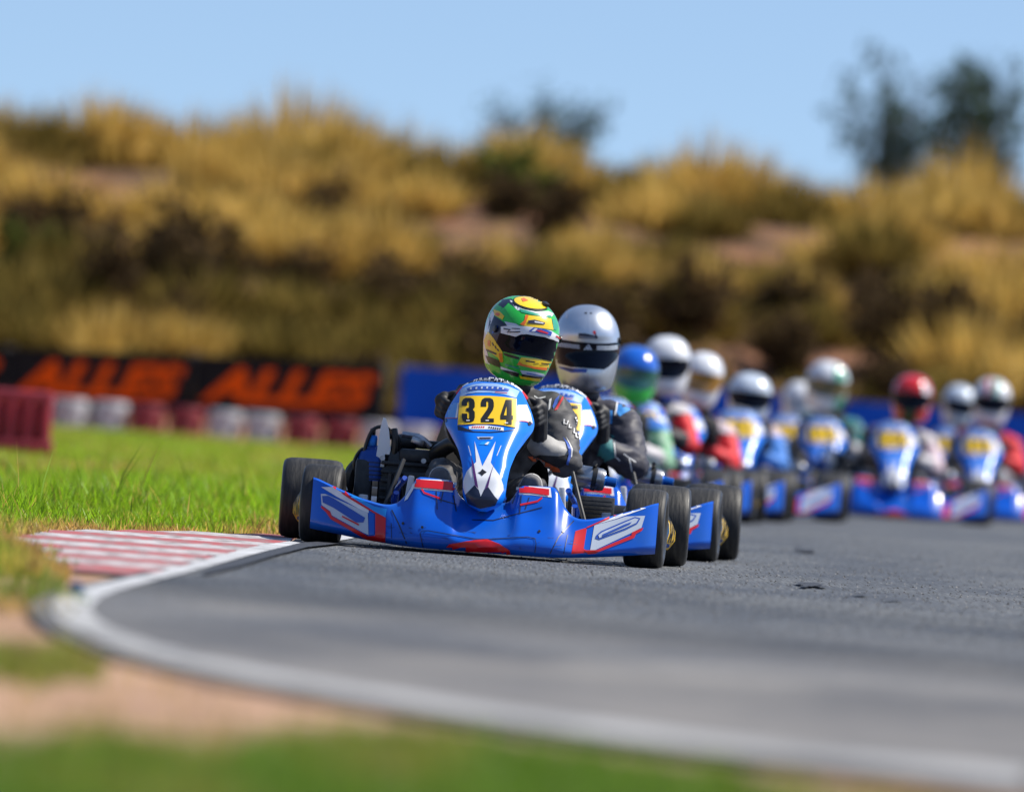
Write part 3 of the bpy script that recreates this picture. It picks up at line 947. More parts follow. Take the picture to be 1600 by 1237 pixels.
def tyre_profile(R_, wd, hole):
    return [(-wd * .36, hole), (-wd * .46, hole + (R_ - hole) * .35), (-wd / 2, hole + (R_ - hole) * .62), (-wd * .44, R_ * 0.94), (-wd * .32, R_ * 0.99), (-wd * .12, R_), (wd * .12, R_), (wd * .32, R_ * .99), (wd * .44, R_ * 0.94), (wd / 2, hole + (R_ - hole) * .62), (wd * .46, hole + (R_ - hole) * .35), (wd * .36, hole), (-wd * .36, hole)]
tw = {}
for nm, mt in (('w', ty_w), ('r', ty_r)):
    mb = MB(); mb.lathe((0, 0, 0), tyre_profile(0.17, 0.135, 0.085), (0, 0, 1), mt, 22); tw[nm] = mb.mesh('stacked_tyre')
seq = 'wwrrwwrrwwrrwwrrwwrrwwrrwwrrww'
for i, ch in enumerate(seq):
    px = 112 + 60.5 * i - 240
    p = at(px, 600, BD - 0.7)
    root = empty('tyre_stack', (p.x, BD - 0.7 + random.uniform(-.04, .04), 0))
    for k in range(2):
        o = bpy.data.objects.new('tyre', tw[ch]); col.objects.link(o); o.parent = root
        o.location = (random.uniform(-.012, .012), random.uniform(-.012, .012), 0.068 + 0.135 * k); o.rotation_euler = (0, 0, random.uniform(0, 6))
    if ch == 'w': tag(root, 'white painted tyre stack standing at the foot of the banners', 'tyre stack', 'white tyre stacks below the banners')
    else: tag(root, 'red painted tyre stack standing at the foot of the banners', 'tyre stack', 'red tyre stacks below the banners')

# red barrier on the grass at the left
bar_m = worn('red_barrier_plastic', (0.30, 0.016, 0.028), (0.20, 0.016, 0.025), 0.5, 6)
p0 = gp(40, 710); BX = at(84, 660, p0.y).x
root = empty('plastic_barrier', (BX - 0.42, p0.y, 0))
mb = MB(); mb.box((0, 0.05, 0.045), (0.84, 0.30, 0.09), bar_m); mb.box((0, 0.05, 0.345), (0.82, 0.20, 0.09), bar_m, bev=0.3)
mb.box((0, 0.05, 0.2), (0.80, 0.13, 0.24), bar_m)
mb.build('barrier_body', root)
for k in range(8):
    mb = MB(); xk = -0.37 + k * 0.106
    mb.tube([(xk, -0.04, 0.06), (xk, -0.035, 0.2), (xk, -0.03, 0.33)], [0.040, 0.036, 0.034], bar_m, 12)
    mb.build('rib', root)
tag(root, 'ribbed dark red plastic barrier standing on the grass at the photo edge', 'barrier')

# =================================================================== THE KART (master, built where kart one stands)
def kart_pos(px, d):
    """ground point at distance d under photograph column px"""
    lo, hi = -8.0, 8.0
    for _ in range(50):
        mid = (lo + hi) / 2
        if to_px((mid, d, TZ))[0] < px: lo = mid
        else: hi = mid
    return Vector((lo, d, TZ))
K1 = kart_pos(752, 45.0)
M1 = Matrix.Translation(K1); M1i = M1.inverted()

kart = empty('racing_kart', K1)
tag(kart, 'leading blue kart with yellow number plate 324', 'racing kart', 'blue racing karts in the pack')

# ---- front fairing
FX = [0, .07, .09, .11, .20, .235, .262, .29, .315, .345, .42, .50, .565, .580]
ZT = [.177, .177, .190, .239, .243, .243, .184, .152, .143, .143, .159, .187, .212, .215]
ZB = [.014, .014, .014, .014, .014, .015, .016, .018, .020, .022, .030, .040, .048, .050]
Y0 = [-.385, -.385, -.384, -.383, -.372, -.362, -.350, -.335, -.312, -.285, -.245, -.205, -.172, -.150]
LE = [.155, .155, .155, .155, .150, .140, .110, .085, .050, .030, .026, .026, .026, .026]
xs_d = np.linspace(-.580, .580, 141)
def sm(vals, it):
    v = np.array([interp(abs(x), FX, vals) for x in xs_d])
    for _ in range(it): v[1:-1] = (v[:-2] + 2 * v[1:-1] + v[2:]) / 4
    return v
zt = sm(ZT, 2); zb = sm(ZB, 6); y0 = sm(Y0, 10); le = sm(LE, 10)
NR = 26
rows = []
for j in range(NR + 1):
    t_ = j / NR; row_ = []
    for i, x in enumerate(xs_d):
        z = zb[i] + (zt[i] - zb[i]) * t_
        y = y0[i] + le[i] * t_ ** 1.35 + 0.035 * max(0, 1 - t_ / 0.18) ** 2
        # two moulded hollows either side of the centre and a raised central lip
        y += 0.012 * math.exp(-((abs(x) - 0.15) / 0.06) ** 2 - ((t_ - 0.62) / 0.16) ** 2)
        y -= 0.008 * math.exp(-(x / 0.20) ** 4) * math.exp(-((t_ - 0.22) / 0.12) ** 2)
        row_.append(Vector((x, y, z)))
    rows.append(row_)
ff = MB()
front = [list(r) for r in rows]
# rolled upper lip
front.append([p + Vector((0, 0.012, 0.006)) for p in rows[-1]])
front.append([p + Vector((0, 0.040, 0.004)) for p in rows[-1]])
front.append([p + Vector((0, 0.044, -0.012)) for p in rows[-1]])
ff.grid(front, blue)
fbvh = ff.bvh()
for s_ in (0, -1):   # returned outer ends
    ff.grid([[r[s_] for r in rows], [r[s_] + Vector((0, 0.05, 0)) for r in rows]], blue)
ff.grid([[r + Vector((0, 0.10, -0.002)) for r in rows[0]], rows[0]], blue)
ff.grid([[p + Vector((0, 0.008, 0)) for p in r] for r in rows], black_pl)

CA = lambda pts: crop(480, 740, 7.2727, pts)       # left wing tracing
CB = lambda pts: crop(790, 620, 4.583, pts)        # right wing tracing
CC = lambda pts: crop(430, 580, 3.2, pts)          # centre tracing
CN = lambda pts: crop(690, 680, 10.31, pts)        # lower nose
CP = lambda pts: crop(680, 570, 9.41, pts)         # upper nose
def fd(pts, mt, lay=1): decal(ff, fbvh, pts, mt, 0.0009 * lay, 7, M1i)
# left wing
fd(CA([(480, 225), (600, 280), (760, 370), (905, 400), (890, 500), (770, 435), (620, 350), (495, 268)]), blue_light, 1)
fd(CA([(160, 150), (285, 150), (500, 272), (700, 400), (700, 445), (600, 402), (330, 255)]), white_p, 1)
fd(CA([(285, 148), (385, 155), (490, 218), (495, 262), (640, 350), (770, 432), (895, 500), (895, 520), (760, 447), (620, 365), (480, 282)]), red_p, 2)
fd(CA([(775, 445), (895, 512), (890, 775), (690, 750), (500, 645), (270, 515), (215, 435), (158, 382), (165, 362), (262, 430), (282, 480), (480, 590), (690, 705), (775, 702)]), red_p, 2)
fd(CA([(157, 228), (205, 228), (690, 440), (697, 692), (640, 668), (280, 470), (262, 425), (165, 352)]), grey_p, 1)
fd(CA([(172, 252), (240, 250), (300, 278), (660, 500), (640, 552), (560, 552), (300, 385), (178, 325)]), logo_blue, 2)
fd(CA([(400, 475), (590, 570), (590, 590), (400, 492)]), red_p, 3)
fd(CA([(700, 445), (760, 455), (765, 690), (706, 692)]), blue, 2)
fd(CA(pline([(960, 410), (1040, 570), (1130, 790)], 14)), navy_p, 1)
fd(CA(pline([(955, 560), (962, 790)], 7)), navy_p, 1)
# right wing
fd(CB([(500, 960), (582, 935), (558, 1085), (600, 1112), (470, 1122)]), red_p, 1)
fd(CB([(635, 918), (780, 880), (860, 855), (998, 850), (972, 935), (905, 970), (640, 1095), (604, 1098)]), grey_p, 1)
fd(CB([(648, 990), (682, 960), (850, 888), (925, 858), (965, 868), (942, 908), (860, 950), (670, 1022), (640, 1012)]), logo_blue, 2)
fd(CB([(662, 988), (690, 968), (852, 898), (922, 868), (950, 874), (932, 902), (850, 940), (668, 1010)]), grey_p, 3)
fd(CB([(690, 985), (850, 912), (900, 895), (890, 910), (850, 928), (690, 1000)]), logo_blue, 4)
fd(CB([(640, 908), (800, 850), (925, 795), (1005, 795), (900, 832), (780, 875), (640, 915)]), white_p, 1)
fd(CB([(578, 932), (780, 842), (785, 815), (850, 790), (935, 786), (830, 838), (785, 852), (585, 938)]), red_p, 2)
fd(CB([(560, 1096), (650, 1095), (900, 990), (905, 968), (985, 934), (975, 957), (932, 980), (920, 1008), (640, 1118), (590, 1122)]), red_p, 2)
fd(CB(pline([(490, 885), (380, 1000), (318, 1120)], 7)), navy_p, 1)
fd(CB(pline([(445, 985), (415, 1120)], 5)), navy_p, 1)
# red crest strips with white edging
RSL = [(649.5, 749), (698.5, 752.6), (712, 755), (714, 761), (707, 766.5), (648, 761)]
RSR = [(786, 764.5), (809.8, 760), (832, 761.6), (858, 764.5), (858, 774.5), (830, 770.5), (811, 770), (798, 773), (785.5, 774.8)]
fd([(648, 748), (700, 750), (717, 755), (717, 764), (708, 769), (646, 763)], white_p, 1); fd(RSL, red_p, 3)
fd([(785, 763), (809, 758), (860, 762), (862, 777), (830, 773), (811, 772.5), (798, 775), (785, 777)], white_p, 1); fd(RSR, red_p, 3)
fd([(647, 752), (650, 752), (646, 765), (637, 780), (632, 783), (634, 776), (642, 764)], white_p, 2)
fd(CC(pline([(732, 588), (745, 608), (825, 636)], 9)), red_p, 2)
fd(CC(pline([(1335, 632), (1312, 650), (1225, 668)], 9)), red_p, 2)
for q in ([(805, 600), (810, 690)], [(840, 600), (828, 655)], [(890, 620), (905, 700)], [(985, 742), (1090, 745), (1200, 715), (1335, 680)], [(1230, 620), (1222, 715)], [(1270, 630), (1250, 690)], [(820, 640), (905, 665)], [(1200, 620), (1185, 660)]):
    fd(CC(pline(q, 5)), navy_p, 1)
fd(CC([(848, 884), (870, 862), (1000, 846), (1060, 842), (1120, 864), (1172, 892), (1176, 912), (1100, 917), (950, 908), (858, 895)]), red_p, 4)
fd(CC(pline([(742, 885), (724, 810), (735, 797), (765, 797), (1000, 838), (1060, 840), (1260, 828), (1296, 836), (1304, 860), (1298, 905)], 4)), navy_p, 2)
for (x_, y_) in ((735, 780), (1320, 800), (640, 760), (1440, 800)): fd(CC(ell(x_, y_, 7, 7, n=10)), black_p, 2)
scuff = mat('rubber_scuff', (0.012, 0.03, 0.12), 0.6)
rq = random.Random(4)
for k in range(26):
    x_ = rq.uniform(500, 1480); y_ = 770 + (x_ - 500) * .075 + rq.uniform(-10, 60); L_ = rq.uniform(10, 45)
    fd(CC(pline([(x_, y_), (x_ + L_ * .5, y_ + rq.uniform(-4, 4)), (x_ + L_, y_ + rq.uniform(-6, 8))], rq.uniform(1, 2.6))), scuff, 1)
fairing = ff.build('front_fairing', kart)

# ---- nose panel (keyhole shield in front of the steering wheel)
NZ = [.150, .165, .185, .210, .255, .300, .350, .395, .430, .455, .480, .503, .530, .550, .567, .577, .583]
NW = [.018, .050, .066, .072, .074, .080, .097, .126, .149, .152, .144, .134, .119, .107, .096, .080, .052]
def nose_pt(z, q, off=0.0):
    w_ = interp(z, NZ, NW)
    y = interp(z, [.15, .20, .26, .34, .44, .60], [-.335, -.330, -.300, -.225, -.120, .040])
    x = w_ * q
    bend = abs(q) ** 4.0
    y += bend * interp(z, [.15, .2, .3, .44, .6], [.05, .05, .035, .12, .07])
    y += 0.02 * max(0, 1 - (z - .15) / .05) ** 2
    return Vector((x - 0.010 * (1 - 0) + (0.004), y + off, z))
zs = sorted(set(list(np.linspace(.150, .583, 66))))
zs_s = zs
qs = np.linspace(-1, 1, 49)
nw_s = np.array([interp(z, NZ, NW) for z in zs])
for _ in range(3): nw_s[1:-1] = (nw_s[:-2] + 2 * nw_s[1:-1] + nw_s[2:]) / 4
NZ, NW = list(zs), list(nw_s)
nm = MB()
G = [[nose_pt(z, q) for q in qs] for z in zs]
nm.grid(G, azure)
nbvh = nm.bvh()
nm.grid([[p + Vector((0, 0.02, 0)) for p in r] for r in G], black_pl)
for s_ in (0, -1): nm.grid([[r[s_] for r in G], [r[s_] + Vector((0, .02, 0)) for r in G]], blue)
nm.grid([G[-1], [p + Vector((0, .02, 0)) for p in G[-1]]], blue)
nm.grid([G[0], [p + Vector((0, .02, 0)) for p in G[0]]], blue)
def nd(pts, mt, lay=1, cell=4): decal(nm, nbvh, pts, mt, 0.0009 * lay, cell, M1i)
nd(CN([(430, 170), (560, 430), (520, 60), (880, 60), (795, 430), (940, 170), (1000, 250), (960, 560), (900, 640), (420, 640), (360, 560), (380, 250)]), blue_light, 1) if False else None
nd(CN([(335, 800), (365, 690), (408, 580), (490, 490), (558, 430), (530, 95), (655, 500), (872, 95), (790, 440), (850, 530), (940, 660), (990, 800), (995, 880), (905, 1035), (860, 990), (750, 830), (680, 880), (630, 985), (600, 880), (530, 800), (385, 955)]), white_p, 1)
nd(CN([(474, 325), (522, 470), (592, 860), (538, 805), (500, 560)]), purple_p, 2)
nd(CN([(892, 325), (832, 500), (690, 885), (752, 826), (800, 610)]), purple_p, 2)
nd(CN([(425, 165), (440, 170), (480, 325), (470, 330)]), white_p, 1)
nd(CN([(965, 165), (950, 170), (884, 330), (896, 330)]), white_p, 1)
nd(CN([(385, 955), (530, 800), (600, 880), (630, 985), (680, 880), (750, 830), (860, 990), (905, 1035), (860, 1130), (620, 1180), (420, 1100)]), navy_p, 1)
nd(CN([(585, 602), (620, 590), (655, 545), (690, 570), (728, 598), (690, 620), (652, 658), (625, 630)]), black_p, 2, 3)
nd(CN([(565, 25), (835, 22), (815, 62), (600, 68)]), grey_p, 1); nd(CN([(600, 45), (620, 38), (800, 36), (790, 55), (615, 60)]), navy_p, 2, 3)
nd(CN([(600, 150), (650, 105), (800, 100), (770, 160)]), blue_light, 1); nd(CN([(690, 150), (740, 110), (770, 110), (740, 155)]), white_p, 2)
TOPB = [(335, 390), (450, 328), (560, 288), (700, 270), (900, 275), (1100, 325), (1240, 385), (1190, 485), (1000, 432), (800, 405), (600, 410), (480, 427), (378, 475)]
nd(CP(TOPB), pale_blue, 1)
nd(CP([(462, 352), (600, 312), (900, 322), (1090, 360), (1072, 392), (900, 385), (640, 370), (485, 385)]), logo_blue, 2)
for k in range(7):
    xk = 520 + k * 78; yk = 340 - 12 * math.sin(k / 6 * 3.1)
    nd(CP([(xk, yk), (xk + 26, yk - 3), (xk + 20, yk + 26), (xk - 6, yk + 28)]), grey_p, 3, 3)
nd(CP([(880, 398), (1060, 412), (1058, 420), (880, 406)]), red_p, 2)
nd(CP([(180, 560), (345, 560), (325, 782), (120, 780)]), white_shaded, 1)
nd(CP([(335, 562), (350, 562), (330, 782), (300, 780)]), white_p, 2)
nd(CP([(1208, 592), (1345, 585), (1400, 720), (1430, 855), (1330, 832), (1198, 818)]), white_p, 1)
nd(CP(pline([(1195, 822), (1330, 832), (1420, 865)], 10)), red_p, 2)
nd(CP(pline([(120, 782), (325, 784)], 8)), red_p, 2)
nd(CP([(495, 905), (600, 888), (760, 888), (1005, 922), (1008, 970), (850, 948), (500, 946)]), white_p, 1)
for k in range(6):
    xk = 545 + k * 32
    nd(CP([(xk, 906), (xk + 20, 904), (xk + 16, 928), (xk - 4, 930)]), red_p, 2, 3)
for k in range(6):
    xk = 785 + k * 32
    nd(CP([(xk, 908 + k * 4), (xk + 20, 909 + k * 4), (xk + 17, 934 + k * 4), (xk - 3, 933 + k * 4)]), black_p, 2, 3)
nd(CP([(330, 890), (335, 960), (560, 990), (800, 1000), (1000, 985), (1185, 960), (1190, 945), (1000, 970), (800, 985), (560, 975)]), navy_p, 1)
for (cx, cy) in ((148, 815), (1385, 862)): nd(CP(ell(cx, cy, 26, 30)), black_p, 2, 3)
nose = nm.build('nose_panel', kart)

DG = {
 '3': [[(0, .32), (0, .2), (.1, .06), (.3, 0), (.7, 0), (.92, .06), (1, .2), (1, .38), (.86, .48), (1, .58), (1, .8), (.92, .94), (.7, 1), (.3, 1), (.08, .94), (0, .8), (0, .64), (.42, .64), (.42, .82), (.5, .86), (.58, .82), (.58, .62), (.5, .56), (.35, .55), (.35, .42), (.5, .41), (.58, .36), (.58, .18), (.5, .14), (.42, .18), (.42, .32)]],
 '2': [[(0, .36), (0, .2), (.1, .06), (.3, 0), (.7, 0), (.92, .06), (1, .2), (1, .36), (.92, .5), (.5, .84), (1, .84), (1, 1), (0, 1), (0, .84), (.5, .46), (.58, .36), (.58, .18), (.5, .14), (.42, .18), (.42, .36)]],
 '4': [[(.42, 0), (.9, 0), (.9, .63), (1, .63), (1, .79), (.9, .79), (.9, 1), (.48, 1), (.48, .79), (0, .79), (0, .63)], 'H', [(.48, .63), (.48, .28), (.28, .63)]],
 '1': [[(.35, 0), (.75, 0), (.75, 1), (.33, 1), (.33, .28), (.1, .30), (.1, .16), (.25, .12)]],
 '5': [[(0, 0), (1, 0), (1, .16), (.42, .16), (.42, .34), (.6, .32), (.9, .38), (1, .52), (1, .8), (.92, .94), (.7, 1), (.3, 1), (.08, .94), (0, .8), (0, .66), (.42, .66), (.42, .82), (.5, .86), (.58, .82), (.58, .52), (.5, .47), (.42, .54), (0, .54)]],
 '0': [[(0, .18), (.1, .05), (.3, 0), (.7, 0), (.9, .05), (1, .18), (1, .82), (.9, .95), (.7, 1), (.3, 1), (.1, .95), (0, .82)], 'H', [(.4, .2), (.5, .14), (.6, .2), (.6, .8), (.5, .86), (.4, .8)]],
 '6': [[(0, .18), (.1, .05), (.3, 0), (.7, 0), (.9, .05), (1, .18), (1, .34), (.6, .34), (.6, .18), (.5, .14), (.4, .2), (.4, .42), (.7, .4), (.92, .46), (1, .58), (1, .82), (.9, .95), (.7, 1), (.3, 1), (.1, .95), (0, .82)], 'H', [(.4, .58), (.5, .53), (.6, .58), (.6, .82), (.5, .87), (.4, .82)]],
}
PLT = [(365, 465), (560, 458), (800, 460), (1000, 475), (1192, 502), (1190, 928), (1000, 892), (800, 872), (560, 872), (333, 888)]
BOX = [(395, 492, 188, 360, 0.0), (672, 492, 190, 360, 0.0), (958, 520, 182, 368, 0.0)]
def plate_mesh(num):
    pm = MB()
    decal(pm, nbvh, CP(PLT), yellow_p, 0.0022, 4, M1i)
    for ch, (bx, by, bw, bh, sl_) in zip(num, BOX):
        hole = False
        for pg in DG[ch]:
            if pg == 'H': hole = True; continue
            q = CP([(bx + x * bw, by + y * bh) for x, y in pg])
            decal(pm, nbvh, q, yellow_p if hole else digit, 0.0022 + (0.0016 if hole else 0.0008), 4, M1i)
    # small white maker's tabs on the foot of each digit
    for (bx, by, bw, bh, sl_) in BOX:
        decal(pm, nbvh, CP([(bx + bw * .36, by + bh * .915), (bx + bw * .62, by + bh * .915), (bx + bw * .6, by + bh * .955), (bx + bw * .36, by + bh * .955)]), white_p, 0.0046, 4, M1i)
    return pm.mesh('number_plate')
plate = bpy.data.objects.new('number_plate', plate_mesh('324')); col.objects.link(plate); plate.parent = nose

# ---- wheels
def tyre_mesh(R_, wd, hole):
    mb = MB()
    pr = [(-wd * .30, hole), (-wd * .36, hole + (R_ - hole) * .12), (-wd * .47, hole + (R_ - hole) * .35), (-wd * .5, hole + (R_ - hole) * .6), (-wd * .485, R_ * .90), (-wd * .45, R_ * .955), (-wd * .38, R_ * .985), (-wd * .25, R_ * .997), (0, R_)]
    pr = pr + [(-a, r) for a, r in pr[-2::-1]]
    mts = [rub_side] * 5 + [rubber] * (len(pr) - 1 - 10) + [rub_side] * 5
    mb.lathe((0, 0, 0), pr, (1, 0, 0), rubber, 48, mts)
    return mb.mesh('tyre')
def rim_mesh(rr, wd):
    mb = MB()
    pr = [(-wd * .33, rr * 1.06), (-wd * .35, rr * 1.04), (-wd * .33, rr * .97), (-wd * .2, rr * .80), (-wd * .05, rr * .72), (wd * .05, rr * .70), (wd * .22, rr * .80), (wd * .33, rr * .97), (wd * .35, rr * 1.04), (wd * .33, rr * 1.06)]
    mb.lathe((0, 0, 0), pr, (1, 0, 0), alloy, 36)
    pr = [(-wd * .12, 0.0), (-wd * .12, .03), (-wd * .06, .035), (-wd * .05, rr * .72), (wd * .0, rr * .72), (wd * .02, .035), (wd * .14, .03), (wd * .14, 0)]
    mb.lathe((0, 0, 0), pr, (1, 0, 0), gold, 24)
    for k in range(3):
        a = 2.094 * k
        for s_ in (-1, 1): mb.lathe((s_ * wd * .13, .02 * math.cos(a), .02 * math.sin(a)), [(-.006, 0), (-.006, .006), (.006, .006), (.006, 0)], (1, 0, 0), steel, 8)
    return mb.mesh('wheel')
tf, tR = tyre_mesh(0.133, 0.136, 0.062), tyre_mesh(0.139, 0.208, 0.062)
rf, rR = rim_mesh(0.062, 0.136), rim_mesh(0.062, 0.208)
for (x, y, z, rm, ty, st) in ((-.545, 0, .133, rf, tf, -4.5), (.545, 0, .133, rf, tf, -4.0), (-.600, 1.05, .139, rR, tR, 0), (.600, 1.05, .139, rR, tR, 0)):
    wh = bpy.data.objects.new('wheel', rm); col.objects.link(wh); wh.parent = kart
    wh.location = (x, y, z); wh.rotation_euler = (random.uniform(0, 3), 0, R(st))
    ty_o = bpy.data.objects.new('tyre', ty); col.objects.link(ty_o); ty_o.parent = wh

# ---- side pods
pod_yel = mat('pod_yellow', (0.80, 0.50, 0.02), 0.4, coat=0.3)
for s_ in (-1, 1):
    mb = MB(); rows = []
    prof = [(.055, .0), (.075, .030), (.11, .044), (.15, .040), (.185, .022), (.205, -.004), (.210, -.04), (.208, -.09)]
    ys = np.linspace(.16, .86, 24)
    for y in ys:
        k = (y - .16) / .70
        bul = .560 + .052 * k
        hs = 0.82 + .18 * math.sin(k * math.pi * .9 + .3)
        rows.append([Vector((s_ * (bul + o_), y, .02 + (z - .02) * hs)) for z, o_ in prof])
    mb.grid(rows, blue)
    pb = mb.bvh()
    rf_ = lambda u, v: (Vector((s_ * 2.0, u, v)), Vector((-s_, 0, 0)))
    def pd(pts, mt, l): decal(mb, pb, pts, mt, .0012 * l, .03, rayfn=rf_, jump=.2)
    pd([(.17, .06), (.46, .06), (.46, .20), (.19, .17)], blue_light, 1)
    pd([(.22, .075), (.30, .075), (.43, .19), (.36, .185)], white_p, 2)
    pd([(.20, .15), (.27, .165), (.26, .18), (.2, .165)], red_p, 2)
    pd([(.34, .07), (.44, .07), (.44, .085), (.35, .085)], red_p, 2)
    pd([(.48, .06), (.845, .06), (.845, .20), (.48, .20)], pod_yel, 2)
    for q in (.56, .66, .76): pd([(q - .022, .085), (q + .022, .085), (q + .022, .175), (q - .022, .175)], digit, 3)
    pd([(.462, .055), (.478, .055), (.478, .20), (.462, .20)], white_p, 2)
    mb.grid([[Vector((p.x - s_ * .005, p.y, p.z)) for p in r] for r in rows], black_pl)
    mb.build('side_pod', kart)
    mb = MB()
    mb.tube([(s_ * .30, .22, .06), (s_ * .52, .24, .07), (s_ * .56, .30, .09), (s_ * .58, .74, .09), (s_ * .52, .80, .07), (s_ * .32, .82, .06)], .010, steel, 8)
    mb.build('side_bar', kart)

# ---- chassis
mb = MB(); T = lambda pts, r=.015, m_=blue_tube, n=9: mb.tube(pts, r, m_, n)
for s_ in (-1, 1):
    T([(s_ * .20, -.20, .060), (s_ * .24, -.02, .060), (s_ * .36, .12, .060), (s_ * .33, .45, .060), (s_ * .30, .80, .060), (s_ * .26, 1.12, .065)])
    T([(s_ * .26, -.02, .065), (s_ * .36, .0, .085), (s_ * .42, .0, .12)], .014)
    T([(s_ * .27, .05, .06), (s_ * .30, .0, .12), (s_ * .30, -.06, .19)], .010)
    T([(s_ * .24, .24, .06), (s_ * .31, .14, .16), (s_ * .275, .02, .24)], .010)
T([(-.20, -.20, .06), (0, -.215, .06), (.20, -.20, .06)])
T([(-.34, .30, .06), (0, .31, .055), (.34, .30, .06)]); T([(-.30, .78, .06), (0, .79, .06), (.30, .78, .06)])
T([(-.10, .12, .06), (0, .20, .33), (.10, .12, .06)], .009)
mb.build('chassis_frame', kart)
mb = MB(); mb.box((0, .10, .035), (.60, .62, .004), tray_m, bev=0); mb.build('floor_tray', kart)
mb = MB()
for s_ in (-1, 1):
    mb.tube([(s_ * .40, 0, .13), (s_ * .53, 0, .13)], .0125, steel, 10)
    mb.box((s_ * .41, 0, .125), (.035, .035, .10), steel, bev=.2)
    mb.tube([(s_ * .40, .02, .13), (s_ * .385, .11, .125)], .010, steel, 8)
    mb.tube([(s_ * .33, -.01, .105), (s_ * .46, -.02, .108)], .011, alloy, 8)
    mb.tube([(s_ * .31, -.03, .132), (s_ * .47, -.05, .135)], .013, black_pl, 8)
mb.build('front_axle', kart)
mb = MB()
for s_ in (-1, 1):
    mb.tube([(s_ * .385, .11, .125), (s_ * .04, .16, .13)], .008, alloy, 8)
    mb.tube([(s_ * .285, .10, .30), (s_ * .31, .03, .22), (s_ * .345, -.02, .115)], .008, black_pl, 8)
    mb.ball((s_ * .345, -.02, .115), .014, steel, 8); mb.ball((s_ * .385, .11, .125), .013, steel, 8)
mb.build('tie_rod', kart)
mb = MB(); mb.tube([(-.52, 1.05, .139), (.52, 1.05, .139)], .025, steel, 14)
mb.lathe((.12, 1.05, .139), [(-.006, .03), (-.006, .095), (.006, .095), (.006, .03)], (1, 0, 0), steel, 28)
mb.lathe((-.30, 1.05, .139), [(-.004, .03), (-.004, .085), (.004, .085), (.004, .03)], (1, 0, 0), dark_metal, 28)
mb.build('rear_axle', kart)
mb = MB(); mb.tube([(-.62, 1.20, .15), (-.60, 1.27, .15), (0, 1.29, .15), (.60, 1.27, .15), (.62, 1.20, .15)], .045, black_pl, 12); mb.build('rear_bumper', kart)
# white stay plates beside the feet
for s_ in (-1, 1):
    mb = MB()
    mb.box((s_ * .262, -.02, .165), (.020, .10, .17), mat('white_plastic', (.72, .70, .68), .4), Matrix.Rotation(R(-s_ * 6), 3, 'Y'), .2)
    mb.build('side_bracket', kart)
# seat shell
mb = MB(); rows = []
for j in range(18):
    t_ = j / 17
    yc = interp(t_, [0, .35, .6, 1], [.42, .68, .80, .90]); zc = interp(t_, [0, .3, .5, 1], [.10, .055, .12, .45])
    hw = interp(t_, [0, .4, .6, 1], [.17, .20, .20, .15])
    rows.append([Vector((hw * math.sin(a) * 1.05, yc - (1 - math.cos(a)) * .10 * interp(t_, [0, .5, 1], [0.1, 1, 1]), zc + (1 - math.cos(a)) * interp(t_, [0, .4, 1], [.12, .14, .02]))) for a in np.linspace(-1.5, 1.5, 17)])
mb.grid(rows, carbon); mb.grid([[p + Vector((0, .006, -.006)) for p in r] for r in rows], carbon)
mb.build('seat', kart)
# steering
SWC = Vector((-.005, .24, .455)); SWR = .138
nrm = Vector((0, math.cos(R(18)), math.sin(R(18))))     # towards the driver and up
su = Vector((0, -math.sin(R(18)), math.cos(R(18)))); sx_ = Vector((1, 0, 0))
def rimp(a, r=SWR): return SWC + (sx_ * math.sin(a) + su * math.cos(a)) * r
mb = MB(); rnd = random.Random(3)
for k in range(120):
    a0 = 2 * math.pi * k / 120; a1 = 2 * math.pi * (k + 1) / 120
    dg_ = math.degrees((a0 + a1) / 2 + math.pi) % 360 - 180
    mt = black_pl
    if -55 < dg_ < -43: mt = red_p
    elif -43 <= dg_ < -33: mt = white_p
    elif 42 < dg_ < 55: mt = red_p
    elif 30 < dg_ <= 42: mt = white_p
    elif -33 <= dg_ <= 30: mt = navy_p
    vs = []
    for a in (a0, a1):
        rd = sx_ * math.sin(a) + su * math.cos(a)
        for j in range(10):
            b_ = 2 * math.pi * j / 10
            vs.append(SWC + rd * (SWR + .0145 * math.cos(b_)) + nrm * .0145 * math.sin(b_))
    mb.add(vs, [[j, (j + 1) % 10, 10 + (j + 1) % 10, 10 + j] for j in range(10)], mt)
a = -31.0
while a < 28:       # white script round the top of the rim
    w_d = rnd.uniform(1.2, 2.6)
    for (j0, j1) in rnd.choice([((-.2, 1.0),), ((-.6, .3),), ((-.6, 1.0),), ((-.5, -.1), (.5, .9)), ((.1, .5),)]):
        vs = []
        for aa in (R(a), R(a + w_d * .62)):
            rd = sx_ * math.sin(aa) + su * math.cos(aa)
            for q in np.linspace(j0, j1, 4):
                b_ = math.pi * (1 - .5 * (q + 1) * .62) + .35
                vs.append(SWC + rd * (SWR - .0153 * math.cos(b_)) - nrm * .0153 * math.sin(b_))
        mb.add(vs, [[j, j + 1, 5 + j, 4 + j] for j in range(3)], white_p)
    a += w_d
for a in (0.0 + math.pi / 2, -math.pi / 2, math.pi): mb.tube([SWC, rimp(a)], .012, alloy, 8)
mb.lathe(SWC, [(-.03, 0), (-.03, .04), (.005, .04), (.012, .03), (.012, 0)], nrm, black_pl, 18)
mb.build('steering_wheel', kart)
mb = MB(); mb.tube([SWC, SWC - nrm * .05, (0, .02, .12)], .010, steel, 8); mb.build('steering_column', kart)
for s_ in (-1, 1):
    mb = MB(); mb.tube([(s_ * .12, -.10, .06), (s_ * .14, -.15, .16), (s_ * .14, -.15, .24)], .008, alloy, 8); mb.tube([(s_ * .10, -.15, .23), (s_ * .19, -.15, .23)], .010, alloy, 8)
    mb.build('pedal', kart)

